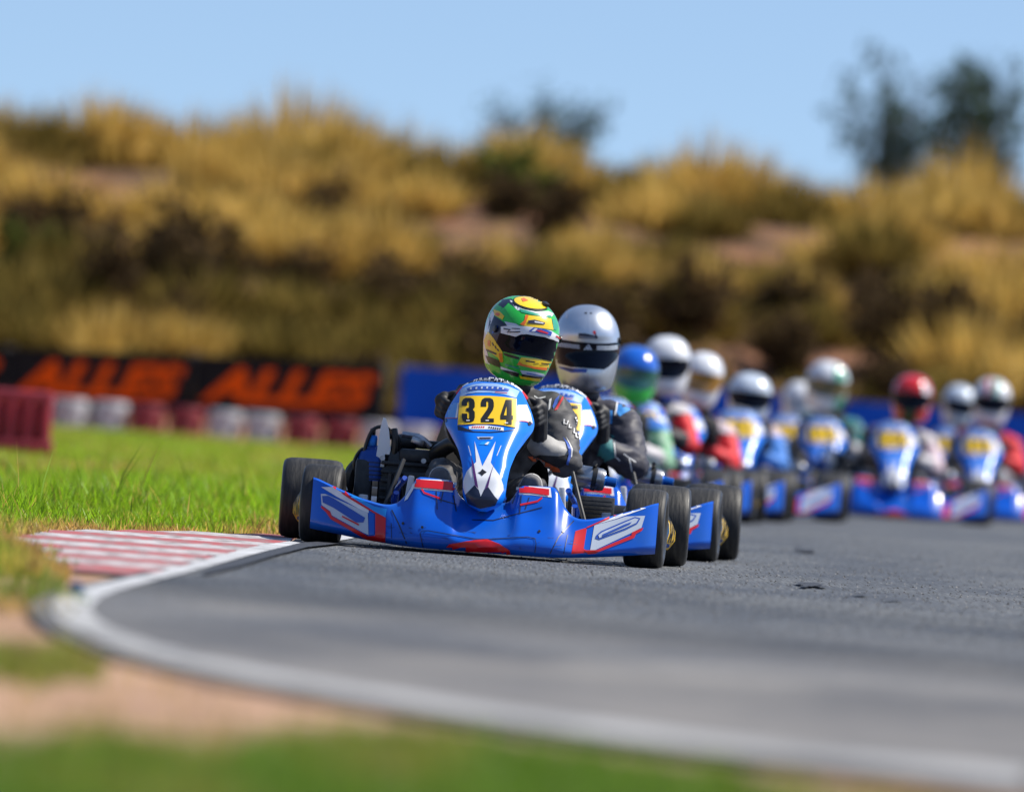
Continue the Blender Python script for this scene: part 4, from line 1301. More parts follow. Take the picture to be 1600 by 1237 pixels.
# ---- engine on the driver's right (photo left)
mb = MB()
mb.box((-.285, .62, .20), (.17, .24, .26), dark_metal, bev=.1)
for k in range(7): mb.box((-.285, .50, .105 + k * .030), (.155, .05, .012), dark_metal, bev=.2)
mb.lathe((-.20, .60, .17), [(-.02, 0), (-.02, .075), (.01, .075), (.02, .06), (.02, 0)], (0, 1, 0), dark_metal, 24)
for (x, z) in ((-.36, .30), (-.22, .30), (-.36, .10), (-.22, .10)): mb.lathe((x, .49, z), [(0, 0), (0, .009), (-.012, .009), (-.012, 0)], (0, 1, 0), steel, 8)
mb.box((-.225, .56, .315), (.16, .14, .045), dark_metal, bev=.25)
mb.box((-.20, .60, .355), (.10, .06, .03), black_pl, bev=.25)
mb.lathe((-.285, .60, .36), [(-.05, 0), (-.05, .028), (.02, .03), (.05, .022), (.05, 0)], (1, 0, .2), dark_metal, 18)
mb.box((-.245, .50, .365), (.045, .03, .022), steel, Matrix.Rotation(.25, 3, 'Y'), .2)
mb.tube([(-.30, .52, .385), (-.24, .52, .378), (-.20, .52, .35)], .011, steel, 8)
eng = mb.build('engine', kart)
mb = MB()
mb.lathe((-.385, .56, .24), [(-.02, 0), (-.02, .062), (.05, .064), (.075, .058), (.092, .04), (.10, .02), (.10, 0)], (0, 0, 1), mat('blue_casting', (.01, .06, .30), .35, .4), 26)
for k in range(5): mb.lathe((-.385, .56, .225 + k * .014), [(0, .066), (.003, .066)], (0, 0, 1), dark_metal, 26)
mb.box((-.400, .56, .350), (.035, .035, .05), blue_anod, bev=.2)
mb.tube([(-.40, .56, .37), (-.40, .55, .395)], .010, black_pl, 8)
mb.build('cylinder_head', eng)
mb = MB()
mb.tube([(-.345, .545, .25), (-.42, .53, .29), (-.405, .53, .385), (-.36, .53, .405), (-.33, .54, .37), (-.335, .55, .30)], .0065, hose, 8)
mb.tube([(-.36, .53, .26), (-.37, .52, .32), (-.345, .52, .37), (-.315, .52, .375), (-.30, .53, .31)], .009, hose, 8)
mb.tube([(-.44, .55, .22), (-.455, .54, .28), (-.43, .54, .325), (-.40, .55, .31)], .006, hose, 8)
mb.tube([(-.33, .52, .40), (-.32, .51, .35), (-.325, .52, .26), (-.30, .52, .22)], .013, hose, 8)
mb.build('hose', eng)
mb = MB()
mb.tube([(-.20, .55, .30), (-.17, .48, .335), (-.125, .42, .365), (-.09, .38, .355), (-.07, .36, .31)], [.028, .027, .026, .026, .024], black_pl, 12)
mb.build('intake_duct', eng)
mb = MB(); bm_pts = [(-.385, .27), (-.345, .27), (-.335, .33), (-.345, .395), (-.358, .435), (-.368, .437), (-.375, .40), (-.38, .33)]
fr = [Vector((x, .500, z)) for x, z in bm_pts]; bk = [p + Vector((0, .012, 0)) for p in fr]; n_ = len(fr)
mb.add(fr + bk, [list(range(n_)), list(range(n_, 2 * n_))[::-1]] + [[i, n_ + i, n_ + (i + 1) % n_, (i + 1) % n_] for i in range(n_)], clear_m)
mb.build('splash_guard', eng, angle=20)
mb = MB()
mb.box((-.42, .60, .17), (.060, .20, .24), dark_metal, bev=.15)
mb.tube([(-.47, .58, .15), (-.465, .57, .24), (-.435, .57, .285)], [.014, .022, .018], black_pl, 8)
mb.build('exhaust_box', eng)
mb = MB()
mb.box((-.20, .44, .16), (.17, .04, .20), black_pl, bev=.12)
for k in range(9): mb.box((-.20, .418, .08 + k * .020), (.15, .006, .006), dark_metal, bev=0)
mb.tube([(-.335, .44, .05), (-.325, .43, .25)], .011, dark_metal, 8)
for k in range(9): mb.tube([(-.12 - .024 * k, .41 + .01 * (k % 3), .05 + .02 * (k % 2)), (-.13 - .026 * k, .40, .16 + .03 * (k % 4))], .005, hose if k % 2 else dark_metal, 6)
mb.tube([(-.30, .43, .06), (-.295, .43, .24)], .008, blue_tube, 8)
mb.build('battery_case', kart)
# canister and radiator on the other side
mb = MB()
mb.lathe((.350, .50, .285), [(-.065, 0), (-.065, .030), (-.05, .038), (.035, .039), (.048, .034), (.052, .017), (.088, .016), (.09, .010), (.09, 0)], (1, 0, -.12), steel, 26,
         [steel, steel, steel, mat('grey_can', (.30, .31, .33), .3, .6), blue_anod, blue_anod, blue_anod, blue_anod])
can = mb.build('silencer_can', kart)
mb = MB(); mb.lathe((.362, .50, .283), [(-.008, .041), (.008, .041)], (1, 0, -.12), black_pl, 26); mb.tube([(.362, .50, .325), (.362, .47, .338)], .008, black_pl, 6); mb.build('strap', can)
mb = MB(); mb.box((.36, .74, .14), (.16, .05, .16), dark_metal, Matrix.Rotation(R(-14), 3, 'X'), .1)
for k in range(10): mb.box((.36, .70, .08 + k * .014), (.14, .012, .004), dark_metal, bev=0)
mb.build('radiator', kart)

# =================================================================== DRIVERS
def remesh_obj(mb, name, voxel, smooth_it=10):
    me = mb.mesh(name, False)
    o = bpy.data.objects.new(name, me); col.objects.link(o)
    md = o.modifiers.new('r', 'REMESH'); md.mode = 'VOXEL'; md.voxel_size = voxel; md.use_smooth_shade = True
    ms_ = o.modifiers.new('s', 'SMOOTH'); ms_.factor = 0.5; ms_.iterations = smooth_it
    dg = bpy.context.evaluated_depsgraph_get()
    me2 = bpy.data.meshes.new_from_object(o.evaluated_get(dg))
    bpy.data.objects.remove(o); bpy.data.meshes.remove(me)
    me2.materials.clear()
    me2.polygons.foreach_set('use_smooth', [True] * len(me2.polygons))
    return me2

suit_charcoal = worn('charcoal_suit', (0.030, 0.029, 0.032), (0.062, 0.060, 0.064), 0.62, 18, bump=0.15)
skin_dark = mat('balaclava', (0.01, 0.01, 0.011), 0.8)

def body_mesh(P):
    """P: joint positions. One continuous surface grown from tapered limbs"""
    mb = MB(); c = lambda a, b_, r1, r2: mb.cap(P[a] if isinstance(a, str) else a, P[b_] if isinstance(b_, str) else b_, r1, r2, suit_charcoal)
    c('pelvis', 'belly', .125, .120); c('belly', 'chest', .120, .135)
    hp = P['pelvis']
    mb.cap(hp + Vector((-.07, 0, 0)), hp + Vector((.07, 0, 0)), .105, .105, suit_charcoal)
    c('shL', 'shR', .072, .072)
    mb.cap(P['chest'] + Vector((-.06, 0, 0)), P['chest'] + Vector((.06, 0, 0)), .115, .115, suit_charcoal)
    c('chest', 'neck', .085, .060); c('neck', 'head', .055, .075)
    for s_ in 'LR':
        c('sh' + s_, 'el' + s_, .072, .060); c('el' + s_, 'wr' + s_, .061, .043)
        c('hip' + s_, 'kn' + s_, .085, .060); c('kn' + s_, 'an' + s_, .058, .042)
    me = remesh_obj(mb, 'person', .0105, 9)
    # cloth folds: finer and deeper near the elbows, knees and waist
    joints = [P[k] for k in ('elL', 'elR', 'knL', 'knR', 'belly', 'shL', 'shR')]
    cos = [v.co.copy() for v in me.vertices]; nos = [v.normal.copy() for v in me.vertices]
    for v, p, n in zip(me.vertices, cos, nos):
        dj = min((p - j).length for j in joints)
        k = .0045 + .0095 * math.exp(-(dj / .11) ** 2)
        q = noise.noise(Vector((p.x * 16, p.y * 10, p.z * 34))) + .6 * noise.noise(Vector((p.x * 40, p.y * 24, p.z * 60 + 5)))
        v.co = p + n * q * k
    me.update()
    return me

def pose(dx=0.0, lean=0.0):
    V = Vector
    P = dict(pelvis=V((0, .66, .17)), belly=V((.015 + lean * .3, .69, .29)), chest=V((.05 + lean * .7, .70, .425)), neck=V((.075 + lean, .67, .565)), head=V((.08 + lean, .64, .66)),
             shL=V((-.085 + lean * .7, .655, .505)), shR=V((.205 + lean * .9, .635, .495)),
             elL=V((-.055, .50, .350)), wrL=V((-.120, .345, .425)),
             elR=V((.262 + dx, .425, .338)), wrR=V((.165, .315, .385)),
             hipL=V((-.09, .60, .165)), knL=V((-.150, .24, .265)), anL=V((-.145, -.05, .165)),
             hipR=V((.09, .60, .165)), knR=V((.150, .24, .225)), anR=V((.140, -.05, .165)))
    return P

def classify(me, P):
    """material slots: 0 suit, 1 sleeves, 2 shoulders, 3 cuffs, 4 neck"""
    def seg(p, a, b_):
        ab = b_ - a; t_ = max(0, min(1, (p - a).dot(ab) / ab.length_squared)); return (p - (a + ab * t_)).length, t_
    idx = []
    for f in me.polygons:
        p = f.center; k = 0
        best = 9
        for s_ in 'LR':
            d_, t_ = seg(p, P['sh' + s_], P['el' + s_])
            if d_ < .092 and t_ > .30 and abs(p.x) > .0: k = 1
            d_, t_ = seg(p, P['el' + s_], P['wr' + s_])
            if d_ < .075 and t_ > .05: k = 3 if t_ > .35 else 1
            if k == 0 and (p - P['sh' + s_]).length < .098 and p.z > P['sh' + s_].z + .018: k = 2
        if p.z > P['neck'].z + .018: k = 4
        idx.append(k)
    me.polygons.foreach_set('material_index', idx)

# gloves: palm, four bent fingers and a thumb closing round the wheel rim
glove_black = worn('black_glove', (0.014, 0.014, 0.016), (0.03, 0.03, 0.032), 0.6, 40, bump=0.1)
def glove_mesh(a, wr, s_):
    Pc = rimp(a); rd = (Pc - SWC).normalized(); tn = nrm.cross(rd).normalized()
    if tn.z < 0: tn = -tn
    mb = MB(); K = lambda p, q, r1, r2: mb.cap(p, q, r1, r2, glove_black, 10)
    palm = Pc + rd * .030 + nrm * .022
    K(palm + tn * .026, palm - tn * .026, .023, .022)
    K(palm + rd * .006 + tn * .014, Vector(wr), .026, .030)
    for k, ln in enumerate((.94, 1.0, .96, .80)):
        o_ = tn * (.028 - .019 * k); r1 = .0100 if k < 3 else .0088
        b0 = palm + o_ + rd * .010 - nrm * .010
        b1 = Pc + o_ + rd * .026 * ln - nrm * .022 * ln
        b2 = Pc + o_ * .95 - rd * .006 * ln - nrm * .030 * ln
        b3 = Pc + o_ * .9 - rd * .026 * ln - nrm * .012 * ln
        K(b0, b1, r1 * 1.08, r1); K(b1, b2, r1, r1 * .95); K(b2, b3, r1 * .95, r1 * .82)
    t0 = palm + tn * .030; t1 = Pc + tn * .050 + rd * .006 + nrm * .020; t2 = Pc + tn * .058 - rd * .016 + nrm * .014
    K(t0, t1, .0125, .011); K(t1, t2, .011, .009)
    me = remesh_obj(mb, 'glove', .0034, 3)
    return me
# shoes resting on the pedals, sole towards the front
shoe_grey = worn('grey_suede', (0.10, 0.10, 0.105), (0.17, 0.165, 0.16), 0.8, 30, bump=0.2)
shoe_white = worn('pale_suede', (0.50, 0.49, 0.47), (0.36, 0.35, 0.34), 0.8, 30, bump=0.2)
def shoe_mesh(x, s_):
    mb = MB()
    mb.cap((x, -.075, .085), (x + s_ * .006, -.115, .235), .036, .044, shoe_grey)
    mb.cap((x + s_ * .004, -.100, .19), (x + s_ * .008, -.122, .252), .046, .038, shoe_grey)
    mb.cap((x, -.06, .10), (x, -.05, .19), .036, .042, shoe_grey)
    me = remesh_obj(mb, 'shoe', .006, 6)
    for v in me.vertices:                # flat sole
        lim = -.150 + .05 * max(0, (.12 - v.co.z) / .1)
        if v.co.y < lim: v.co.y = lim + (v.co.y - lim) * .25
    me.update()
    ix = [0 if f.center.y < -.128 and f.normal.y < -.35 else 1 for f in me.polygons]
    me.polygons.foreach_set('material_index', ix)
    return me

# helmet shell: superelliptic rings stacked up a profile
HZ = [-.146, -.138, -.120, -.090, -.055, -.020, .015, .050, .080, .105, .125, .138, .144, .146]
HWI = [.078, .090, .100, .110, .117, .122, .1245, .122, .113, .098, .078, .052, .028, .0]
HFR = [.100, .122, .136, .143, .143, .138, .136, .132, .122, .104, .082, .054, .029, .0]
HBK = [.060, .078, .095, .115, .130, .140, .145, .143, .132, .114, .090, .060, .031, .0]
def helmet_shell(sx=1, sz=1, nz_=54, na=72):
    zs = -.146 + .292 * (0.5 - 0.5 * np.cos(np.linspace(0, math.pi, nz_)))
    W_ = np.interp(zs, HZ, HWI); Fr = np.interp(zs, HZ, HFR); Bk = np.interp(zs, HZ, HBK)
    for A in (W_, Fr, Bk):
        for _ in range(3): A[1:-1] = (A[:-2] + 2 * A[1:-1] + A[2:]) / 4
    rows = []
    for z, a_, f, b_ in zip(zs, W_, Fr, Bk):
        r = []
        for k in range(na + 1):
            t_ = 2 * math.pi * k / na
            c, s_ = math.cos(t_), math.sin(t_)
            e = 2 / 2.25
            x = a_ * math.copysign(abs(s_) ** e, s_); y = math.copysign(abs(c) ** e, c)
            y = -f * y if y > 0 else -b_ * y
            # shallow eye port hollow and chin ridge
            if y < 0:
                y += .006 * math.exp(-((z - .012) / .035) ** 4) * math.exp(-(x / .105) ** 6)
                y -= .008 * math.exp(-((z + .085) / .035) ** 2) * math.exp(-(x / .06) ** 2)
            r.append(Vector((x * sx, y, z * sz)))
        rows.append(r)
    return rows
def helmet_obj(parent, center, yaw, pitch, roll, base, sx=1, sz=1, name='helmet'):
    M = Matrix.Translation(center) @ (Matrix.Rotation(R(roll), 4, 'Y') @ Matrix.Rotation(R(yaw), 4, 'Z') @ Matrix.Rotation(R(pitch), 4, 'X'))
    mb = MB(); mb.grid(helmet_shell(sx, sz), base)
    return mb, M
def add_local(parent, mesh, name, M):
    o = bpy.data.objects.new(name, mesh); col.objects.link(o); o.parent = parent
    o.matrix_local = M
    return o

h_green = mat('helmet_green', (0.020, 0.48, 0.05), 0.25, coat=0.8)
h_yel = mat('helmet_yellow', (0.86, 0.58, 0.008), 0.25, coat=0.8)
h_bright = mat('helmet_bright_yellow', (0.85, 0.62, 0.01), 0.25, coat=0.8)
h_or = mat('helmet_orange', (0.80, 0.16, 0.01), 0.25, coat=0.8)
h_white = mat('helmet_white', (0.74, 0.76, 0.80), 0.22, coat=0.8)
h_silver = worn('helmet_silver', (0.66, 0.70, 0.76), (0.60, 0.64, 0.70), 0.36, 30, metal=0.92, coat=0.3)
h_teal = mat('helmet_teal', (0.03, 0.32, 0.20), 0.25, coat=0.8)
visor_m = mat('tinted_visor', (0.002, 0.004, 0.012), 0.10, coat=0.0, spec=0.18)
amber_m = mat('amber_visor', (0.34, 0.16, 0.01), 0.1, coat=1.0)

# ---- driver one
P1 = pose()
bm1 = body_mesh(P1); classify(bm1, P1)
def set_mats(o, mats_):
    for i, mt in enumerate(mats_):
        if i < len(o.material_slots):
            o.material_slots[i].link = 'OBJECT'; o.material_slots[i].material = mt
for k in range(5): bm1.materials.append(suit_charcoal)
gm = [glove_mesh(R(-78), P1['wrL'], -1), glove_mesh(R(78), P1['wrR'], 1)]
for g_ in gm: g_.materials.append(glove_black)
sm_ = [shoe_mesh(-.150, -1), shoe_mesh(.142, 1)]
for s_ in sm_: s_.materials.append(shoe_grey); s_.materials.append(shoe_white)

def add_limbs(person, gmat=None, smats=None):
    for g_ in gm:
        o = bpy.data.objects.new('glove', g_); col.objects.link(o); o.parent = person
        if gmat: set_mats(o, [gmat])
    for s_ in sm_:
        o = bpy.data.objects.new('shoe', s_); col.objects.link(o); o.parent = person
        if smats: set_mats(o, smats)

def mesh_to_mb(me):
    mb = MB()
    mb.v = [tuple(v.co) for v in me.vertices]; mb.f = [list(p.vertices) for p in me.polygons]
    mb.m = [p.material_index for p in me.polygons]
    return mb
# printed patches on the suit
b1 = mesh_to_mb(bm1); b1.mats = ['s0', 's1', 's2', 's3', 's4']; bb1 = b1.bvh()
b1.mats = [suit_charcoal, worn('grey_sleeve', (0.052, 0.050, 0.054), (0.095, 0.093, 0.097), 0.6, 18, bump=.15), suit_charcoal, worn('grey_cuff', (0.26, 0.255, 0.25), (0.40, 0.39, 0.37), .65, 20, bump=.15), skin_dark]
orange_s = mat('orange_trim', (0.62, 0.09, 0.01), 0.6); blue_s = mat('blue_trim', (0.03, 0.09, 0.40), 0.6); white_s = mat('white_trim', (0.62, 0.62, 0.62), 0.6); lime_s = mat('lime_trim', (0.45, 0.60, 0.30), .6); red_s = mat('red_trim', (.5, .01, .02), .6); black_s = mat('black_suit', (.012, .012, .014), .6)
CS = lambda pts: crop(810, 600, 7.733, pts)
def bd(pts, mt, l=1): decal(b1, bb1, pts, mt, .0016 * l, 4, M1i, jump=.04)
bd(CS([(560, 150), (600, 110), (690, 105), (745, 170), (770, 300), (745, 320), (700, 240), (640, 195)]), lime_s)
bd(CS([(540, 135), (560, 150), (470, 310), (435, 320)]), red_s); bd(CS([(440, 190), (500, 130), (470, 240), (420, 300), (415, 270)]), blue_s)
bd(CS([(370, 190), (400, 170), (385, 300), (365, 320)]), white_s)
bd(CS([(105, 868), (200, 868), (330, 930), (490, 1015), (505, 1055), (330, 1045), (210, 970)]), orange_s, 2)
bd(CS([(260, 855), (480, 870), (600, 850), (590, 960), (500, 1010), (340, 940), (200, 870)]), black_s)
bd(CS([(540, 640), (575, 680), (630, 780), (625, 880), (600, 975), (575, 960), (600, 850), (590, 760)]), blue_s, 2)
bd(CS([(575, 640), (600, 680), (650, 790), (640, 880), (628, 880), (632, 785)]), white_s, 2)
for q in ([(555, 430), (550, 480), (585, 490), (600, 445)], [(615, 490), (610, 530), (640, 535)], [(670, 540), (665, 590), (700, 600)], [(690, 600), (690, 640), (715, 650)]): bd(CS(pline(q, 14)), white_s, 2)
for a in range(0, 360, 60): bd(CS(ell(712 + 28 * math.cos(R(a)), 410 + 34 * math.sin(R(a)), 11, 13, n=8)), white_s, 2)
bd(CS(ell(712, 410, 8, 9, n=8)), white_s, 2); bd(CS(pline([(690, 470), (745, 500), (735, 540)], 9)), white_s, 2)
bd(CS([(235, 420), (270, 380), (290, 330), (300, 345), (280, 440), (250, 500)]), white_s, 1)
for q in ([(190, 150), (240, 180), (330, 160)], [(230, 215), (280, 205)]): bd(CS(pline(q, 16)), white_s, 2)
driver1 = b1.build('person', None, angle=180)
driver1.location = K1
add_limbs(driver1)
tag(driver1, 'driver in a green and yellow helmet and charcoal suit leaning out of the leading kart', 'person', 'drivers seated in the karts')

hm, HM1 = helmet_obj(driver1, Vector((.0785, .60, .7425)), 22, 17, 5.0, h_green, .985, 0.94)
H1i = (M1 @ HM1).inverted()
hb = hm.bvh()
CH1 = lambda pts: crop(740, 450, 7.273, pts)
def hd(pts, mt, l=1, mbx=None, cell=3.5): decal(mbx or hm, hb, pts, mt, .0007 * l, cell, H1i, jump=.06)
h = CH1
hd(h([(215, 255), (160, 370), (125, 500), (112, 600), (135, 850), (190, 870), (150, 700), (170, 560), (185, 440), (240, 300)]), h_white, 1)
hd(h([(240, 150), (340, 130), (430, 120), (510, 210), (500, 262), (400, 165), (340, 228), (280, 190)]), navy_p, 1)
hd(h([(225, 240), (300, 270), (350, 320), (330, 360), (240, 310)]), h_yel, 2); hd(h(ell(275, 300, 26, 18)), h_or, 3)
hd(h([(190, 310), (240, 320), (340, 385), (400, 440), (320, 440), (318, 510), (340, 540), (270, 640), (205, 540), (165, 470)]), navy_p, 1)
hd(h([(225, 440), (280, 430), (250, 500), (210, 520)]), logo_blue, 2)
hd(h([(410, 140), (470, 150), (520, 215), (560, 240), (700, 268), (850, 262), (910, 290), (890, 325), (700, 295), (560, 260), (490, 250)]), h_white, 1)
hd(h([(520, 235), (700, 285), (880, 315), (870, 335), (700, 312), (540, 275)]), h_teal, 2)
hd(h(ell(655, 178, 212, 76, 10)), black_p, 3); hd(h(ell(655, 173, 196, 62, 10)), h_bright, 4)
hd(h([(540, 130), (570, 120), (620, 150), (560, 165)]), h_or, 5)
hd(h([(350, 220), (420, 190), (520, 270), (575, 320), (575, 370), (530, 415), (470, 400), (420, 330)]), h_green, 2)
hd(h([(590, 308), (760, 325), (880, 350), (905, 475), (760, 455), (600, 437), (530, 412), (578, 370)]), h_yel, 2)
hd(h([(588, 305), (625, 312), (590, 400), (570, 432), (528, 412), (576, 370)]), h_or, 3)
hd(h([(618, 372), (690, 362), (808, 395), (802, 417), (690, 408), (620, 402)]), navy_p, 4); hd(h([(690, 380), (790, 398), (785, 408), (690, 394)]), h_white, 5)
hd(h([(890, 350), (930, 360), (955, 440), (940, 480), (905, 470)]), h_teal, 2)
hd(h([(350, 380), (480, 405), (520, 430), (420, 430), (390, 440)]), grey_p, 2)
hd(h([(165, 490), (230, 570), (330, 725), (340, 840), (305, 842), (280, 790), (140, 695), (118, 600), (130, 570)]), h_yel, 2)
hd(h([(165, 588), (198, 600), (192, 665), (163, 652)]), h_or, 3); hd(h([(288, 738), (325, 742), (335, 840), (305, 842)]), h_or, 3)
for q in ([(215, 620), (232, 655)], [(245, 655), (262, 690)], [(270, 690), (290, 715)]): hd(h(pline(q, 12)), navy_p, 3)
hd(h([(148, 690), (265, 740), (262, 760), (148, 712)]), navy_p, 3)
hd(h([(138, 765), (290, 820), (312, 905), (240, 880), (170, 845)]), black_p, 2)
hd(h([(340, 735), (430, 760), (522, 788), (512, 812), (400, 782), (350, 760)]), black_p, 2)
hd(h([(542, 788), (700, 800), (905, 830), (885, 935), (700, 912), (600, 890), (495, 872)]), h_yel, 2)
hd(h([(495, 872), (520, 835), (560, 865), (700, 895), (888, 905), (880, 940), (700, 918), (600, 895)]), h_or, 3)
hd(h([(588, 818), (697, 835), (692, 850), (594, 836)]), black_p, 4); hd(h([(762, 848), (852, 854), (852, 868), (768, 863)]), black_p, 4)
hd(h([(905, 830), (945, 825), (935, 850), (900, 860)]), black_p, 4)
hd(h([(705, 822), (760, 828), (755, 845), (705, 840)]), h_bright, 4)
hd(h([(528, 932), (700, 952), (842, 985), (855, 1015), (700, 1000), (552, 975)]), grey_p, 2); hd(h([(600, 960), (830, 1005), (825, 1015), (600, 972)]), logo_blue, 3)
hd(h([(550, 975), (700, 1000), (845, 1018), (822, 1034), (700, 1020), (548, 1000)]), black_p, 3)
hd(h([(520, 988), (548, 1002), (700, 1022), (822, 1034), (812, 1062), (690, 1055), (532, 1025)]), h_yel, 2)
hd(h([(308, 888), (450, 940), (512, 962), (440, 972), (310, 918)]), h_white, 2); hd(h([(440, 945), (520, 965), (505, 1010), (430, 985), (330, 935), (330, 925)]), black_p, 3)
hd(h([(360, 860), (520, 905), (520, 920), (360, 880)]), h_teal, 2)
hd(h([(845, 1040), (880, 1000), (888, 1015), (850, 1055)]), h_white, 2)
hel1 = add_local(driver1, hm.mesh('helmet', angle=60), 'helmet', HM1)
vm_ = MB()
hd(h([(318, 505), (480, 545), (540, 518), (600, 518), (800, 550), (900, 580), (985, 622), (965, 822), (880, 832), (700, 792), (520, 762), (400, 737), (335, 718), (262, 622), (300, 520)]), visor_m, 4, vm_)
hd(h([(318, 440), (420, 428), (600, 438), (760, 460), (880, 490), (985, 560), (990, 630), (900, 585), (800, 555), (600, 523), (540, 523), (480, 550), (318, 512)]), white_p, 6, vm_)
hd(h([(350, 455), (430, 470), (400, 495), (530, 490), (535, 503), (380, 505), (410, 478), (352, 470)]), navy_p, 8, vm_); hd(h(pline([(440, 460), (530, 465)], 9)), navy_p, 8, vm_)
hd(h([(620, 492), (680, 448), (800, 470), (880, 500), (865, 545), (800, 525), (700, 505)]), logo_blue, 8, vm_); hd(h([(690, 475), (760, 480), (840, 510), (830, 520), (740, 500)]), red_p, 9, vm_); hd(h([(650, 490), (690, 460), (720, 466), (690, 495)]), h_white, 9, vm_)
hd(h([(925, 535), (968, 560), (968, 578), (925, 552)]), red_p, 8, vm_)
o = bpy.data.objects.new('visor', vm_.mesh('visor', angle=60)); col.objects.link(o); o.parent = hel1
mbk = MB()
for sgn in (1, -1): mbk.lathe((sgn * .1235, -.045, .03), [(-.004, 0), (-.004, .013), (.001, .012), (.002, 0)], (sgn, 0, 0), black_pl, 16)
mbk.box((0.045, -.02, .138), (.02, .03, .012), black_pl, bev=.3)
o = mbk.build('visor_pivot', hel1)

# =================================================================== THE REST OF THE FIELD
index_children()
kart_tree = {k: list(v) for k, v in CH.items()}
plate_meshes = {}
def make_kart(px, d, yaw, num, label):
    c = copy_tree(kart, None, kart_tree)
    c.location = kart_pos(px, d); c.rotation_euler = (0, 0, R(yaw))
    c['label'] = label
    if num not in plate_meshes: plate_meshes[num] = plate_mesh(num)
    for q in COPIED(c):
        if q.name.startswith('number_plate'): q.data = plate_meshes[num]
    return c
def COPIED(root):
    out_ = []; st = [root]
    while st:
        r = st.pop()
        for q in r.children: out_.append(q); st.append(q)
    return out_

# generic helmet in its own axes (front is -Y)
gh = MB(); gh.grid(helmet_shell(), h_white); gbv = gh.bvh()
front_ray = lambda u, v: (Vector((u, -1, v)), Vector((0, 1, 0)))
SL = lambda pts: [(x / 1000, y / 1000) for x, y in pts]
gs = gh.mesh('helmet')
VP = SL([(-118, 42), (-60, 50), (60, 50), (118, 42), (119, -10), (95, -42), (50, -52), (-50, -52), (-95, -42), (-119, -10)])
gv = MB(); decal(gv, gbv, VP, visor_m, .004, .012, rayfn=front_ray, jump=.1)
gvm = gv.mesh('visor')
def stripe_mesh(polys, name='helmet_stripe'):
    out_ = []
    for pg, mt in polys:
        mb = MB(); decal(mb, gbv, SL(pg), mt, .0015, .012, rayfn=front_ray, jump=.1); out_.append(mb.mesh(name))
    return out_
top_ray = lambda u, v: (Vector((u, v, 1)), Vector((0, 0, -1)))

P2 = pose(dx=.05, lean=.02)
P2['elR'] = Vector((.290, .43, .330)); P2['shR'] = Vector((.235, .63, .475)); P2['neck'].x = .09
P2['head'] = Vector((.09, .64, .66)); P2['wrR'] = Vector((.165, .315, .385))
bm2 = body_mesh(P2); classify(bm2, P2)
for k in range(5): bm2.materials.append(suit_charcoal)

def driver(kobj, me, suit, helmet_c, yaw, pitch, roll, base, vis, label, dz=0, lean=0, sx=1, szz=1, extra=None, glove=None, shoes=None):
    o = bpy.data.objects.new('person', me); col.objects.link(o)
    o.location = kobj.location + Vector((0, 0, dz)); o.rotation_euler = kobj.rotation_euler
    set_mats(o, suit)
    add_limbs(o, glove, shoes)
    if dz:
        for q in o.children: q.location.z -= dz
    if lean:
        o.rotation_euler.y = R(lean); helmet_c = Matrix.Rotation(R(-lean), 3, 'Y') @ helmet_c
    M = Matrix.Translation(helmet_c) @ (Matrix.Rotation(R(roll), 4, 'Y') @ Matrix.Rotation(R(yaw), 4, 'Z') @ Matrix.Rotation(R(pitch), 4, 'X'))
    if gs:
        hl = add_local(o, gs, 'helmet', M @ Matrix.Diagonal((sx, 1, szz, 1)))
        set_mats(hl, [base])
        v = bpy.data.objects.new('visor', gvm); col.objects.link(v); v.parent = hl; set_mats(v, [vis])
        for ex in extra or []:
            e_ = bpy.data.objects.new('helmet_stripe', ex); col.objects.link(e_); e_.parent = hl
    tag(o, label, 'person', 'drivers seated in the karts')
    return o

suit = lambda n, c, c2: worn(n, c, c2, .6, 16, bump=.15)
navy_suit = suit('navy_grey_suit', (.026, .026, .040), (.045, .043, .060)); sky_patch = suit('sky_blue_patch', (.02, .22, .60), (.03, .28, .66))
red_suit = suit('red_suit', (.60, .006, .012), (.62, .02, .03)); blk_suit = suit('black_cloth', (.016, .015, .02), (.03, .028, .032))
grn_suit = suit('green_white_suit', (.08, .30, .14), (.50, .58, .50)); wht_suit = suit('white_cloth', (.58, .56, .58), (.48, .44, .47)); blu_suit = suit('blue_cloth', (.02, .14, .50), (.05, .22, .58)); pink_suit = suit('pink_white_cloth', (.60, .50, .54), (.50, .30, .36)); teal_suit = suit('teal_cloth', (.02, .16, .17), (.03, .20, .2))

# second kart
k2 = make_kart(857, 48.44, 0.0, '135', 'second blue kart tucked close behind the leader, its plate half hidden')
M2 = Matrix.Translation(k2.location); M2i = M2.inverted()
b2 = mesh_to_mb(bm2); bb2_ = b2.bvh()
b2.mats = [navy_suit, navy_suit, navy_suit, navy_suit, skin_dark]
C3 = lambda pts: crop(850, 560, 3.637, pts)
def b2d(pts, mt, l=1): decal(b2, bb2_, pts, mt, .0016 * l, 4, M2i, jump=.04)
b2d(C3([(425, 190), (448, 195), (530, 240), (535, 265), (430, 330), (408, 300), (418, 240)]), sky_patch)
b2d(C3(pline([(432, 190), (415, 250), (405, 325)], 9)), white_s, 2)
b2d(C3([(345, 300), (390, 295), (388, 370), (350, 380)]), sky_patch)
b2d(C3([(345, 420), (400, 440), (405, 560), (340, 590), (300, 560)]), teal_suit); b2d(C3(pline([(395, 480), (405, 560)], 6)), white_s, 2)
for q in ([(410, 560), (430, 580)], [(480, 560), (500, 640)], [(450, 540), (520, 590)]): b2d(C3(pline(q, 7)), white_s, 2)
d2 = b2.build('person', None, angle=180); d2.location = k2.location
add_limbs(d2, None, None)
tag(d2, 'driver in a plain silver helmet with striped visor band, second in line', 'person', 'drivers seated in the karts')
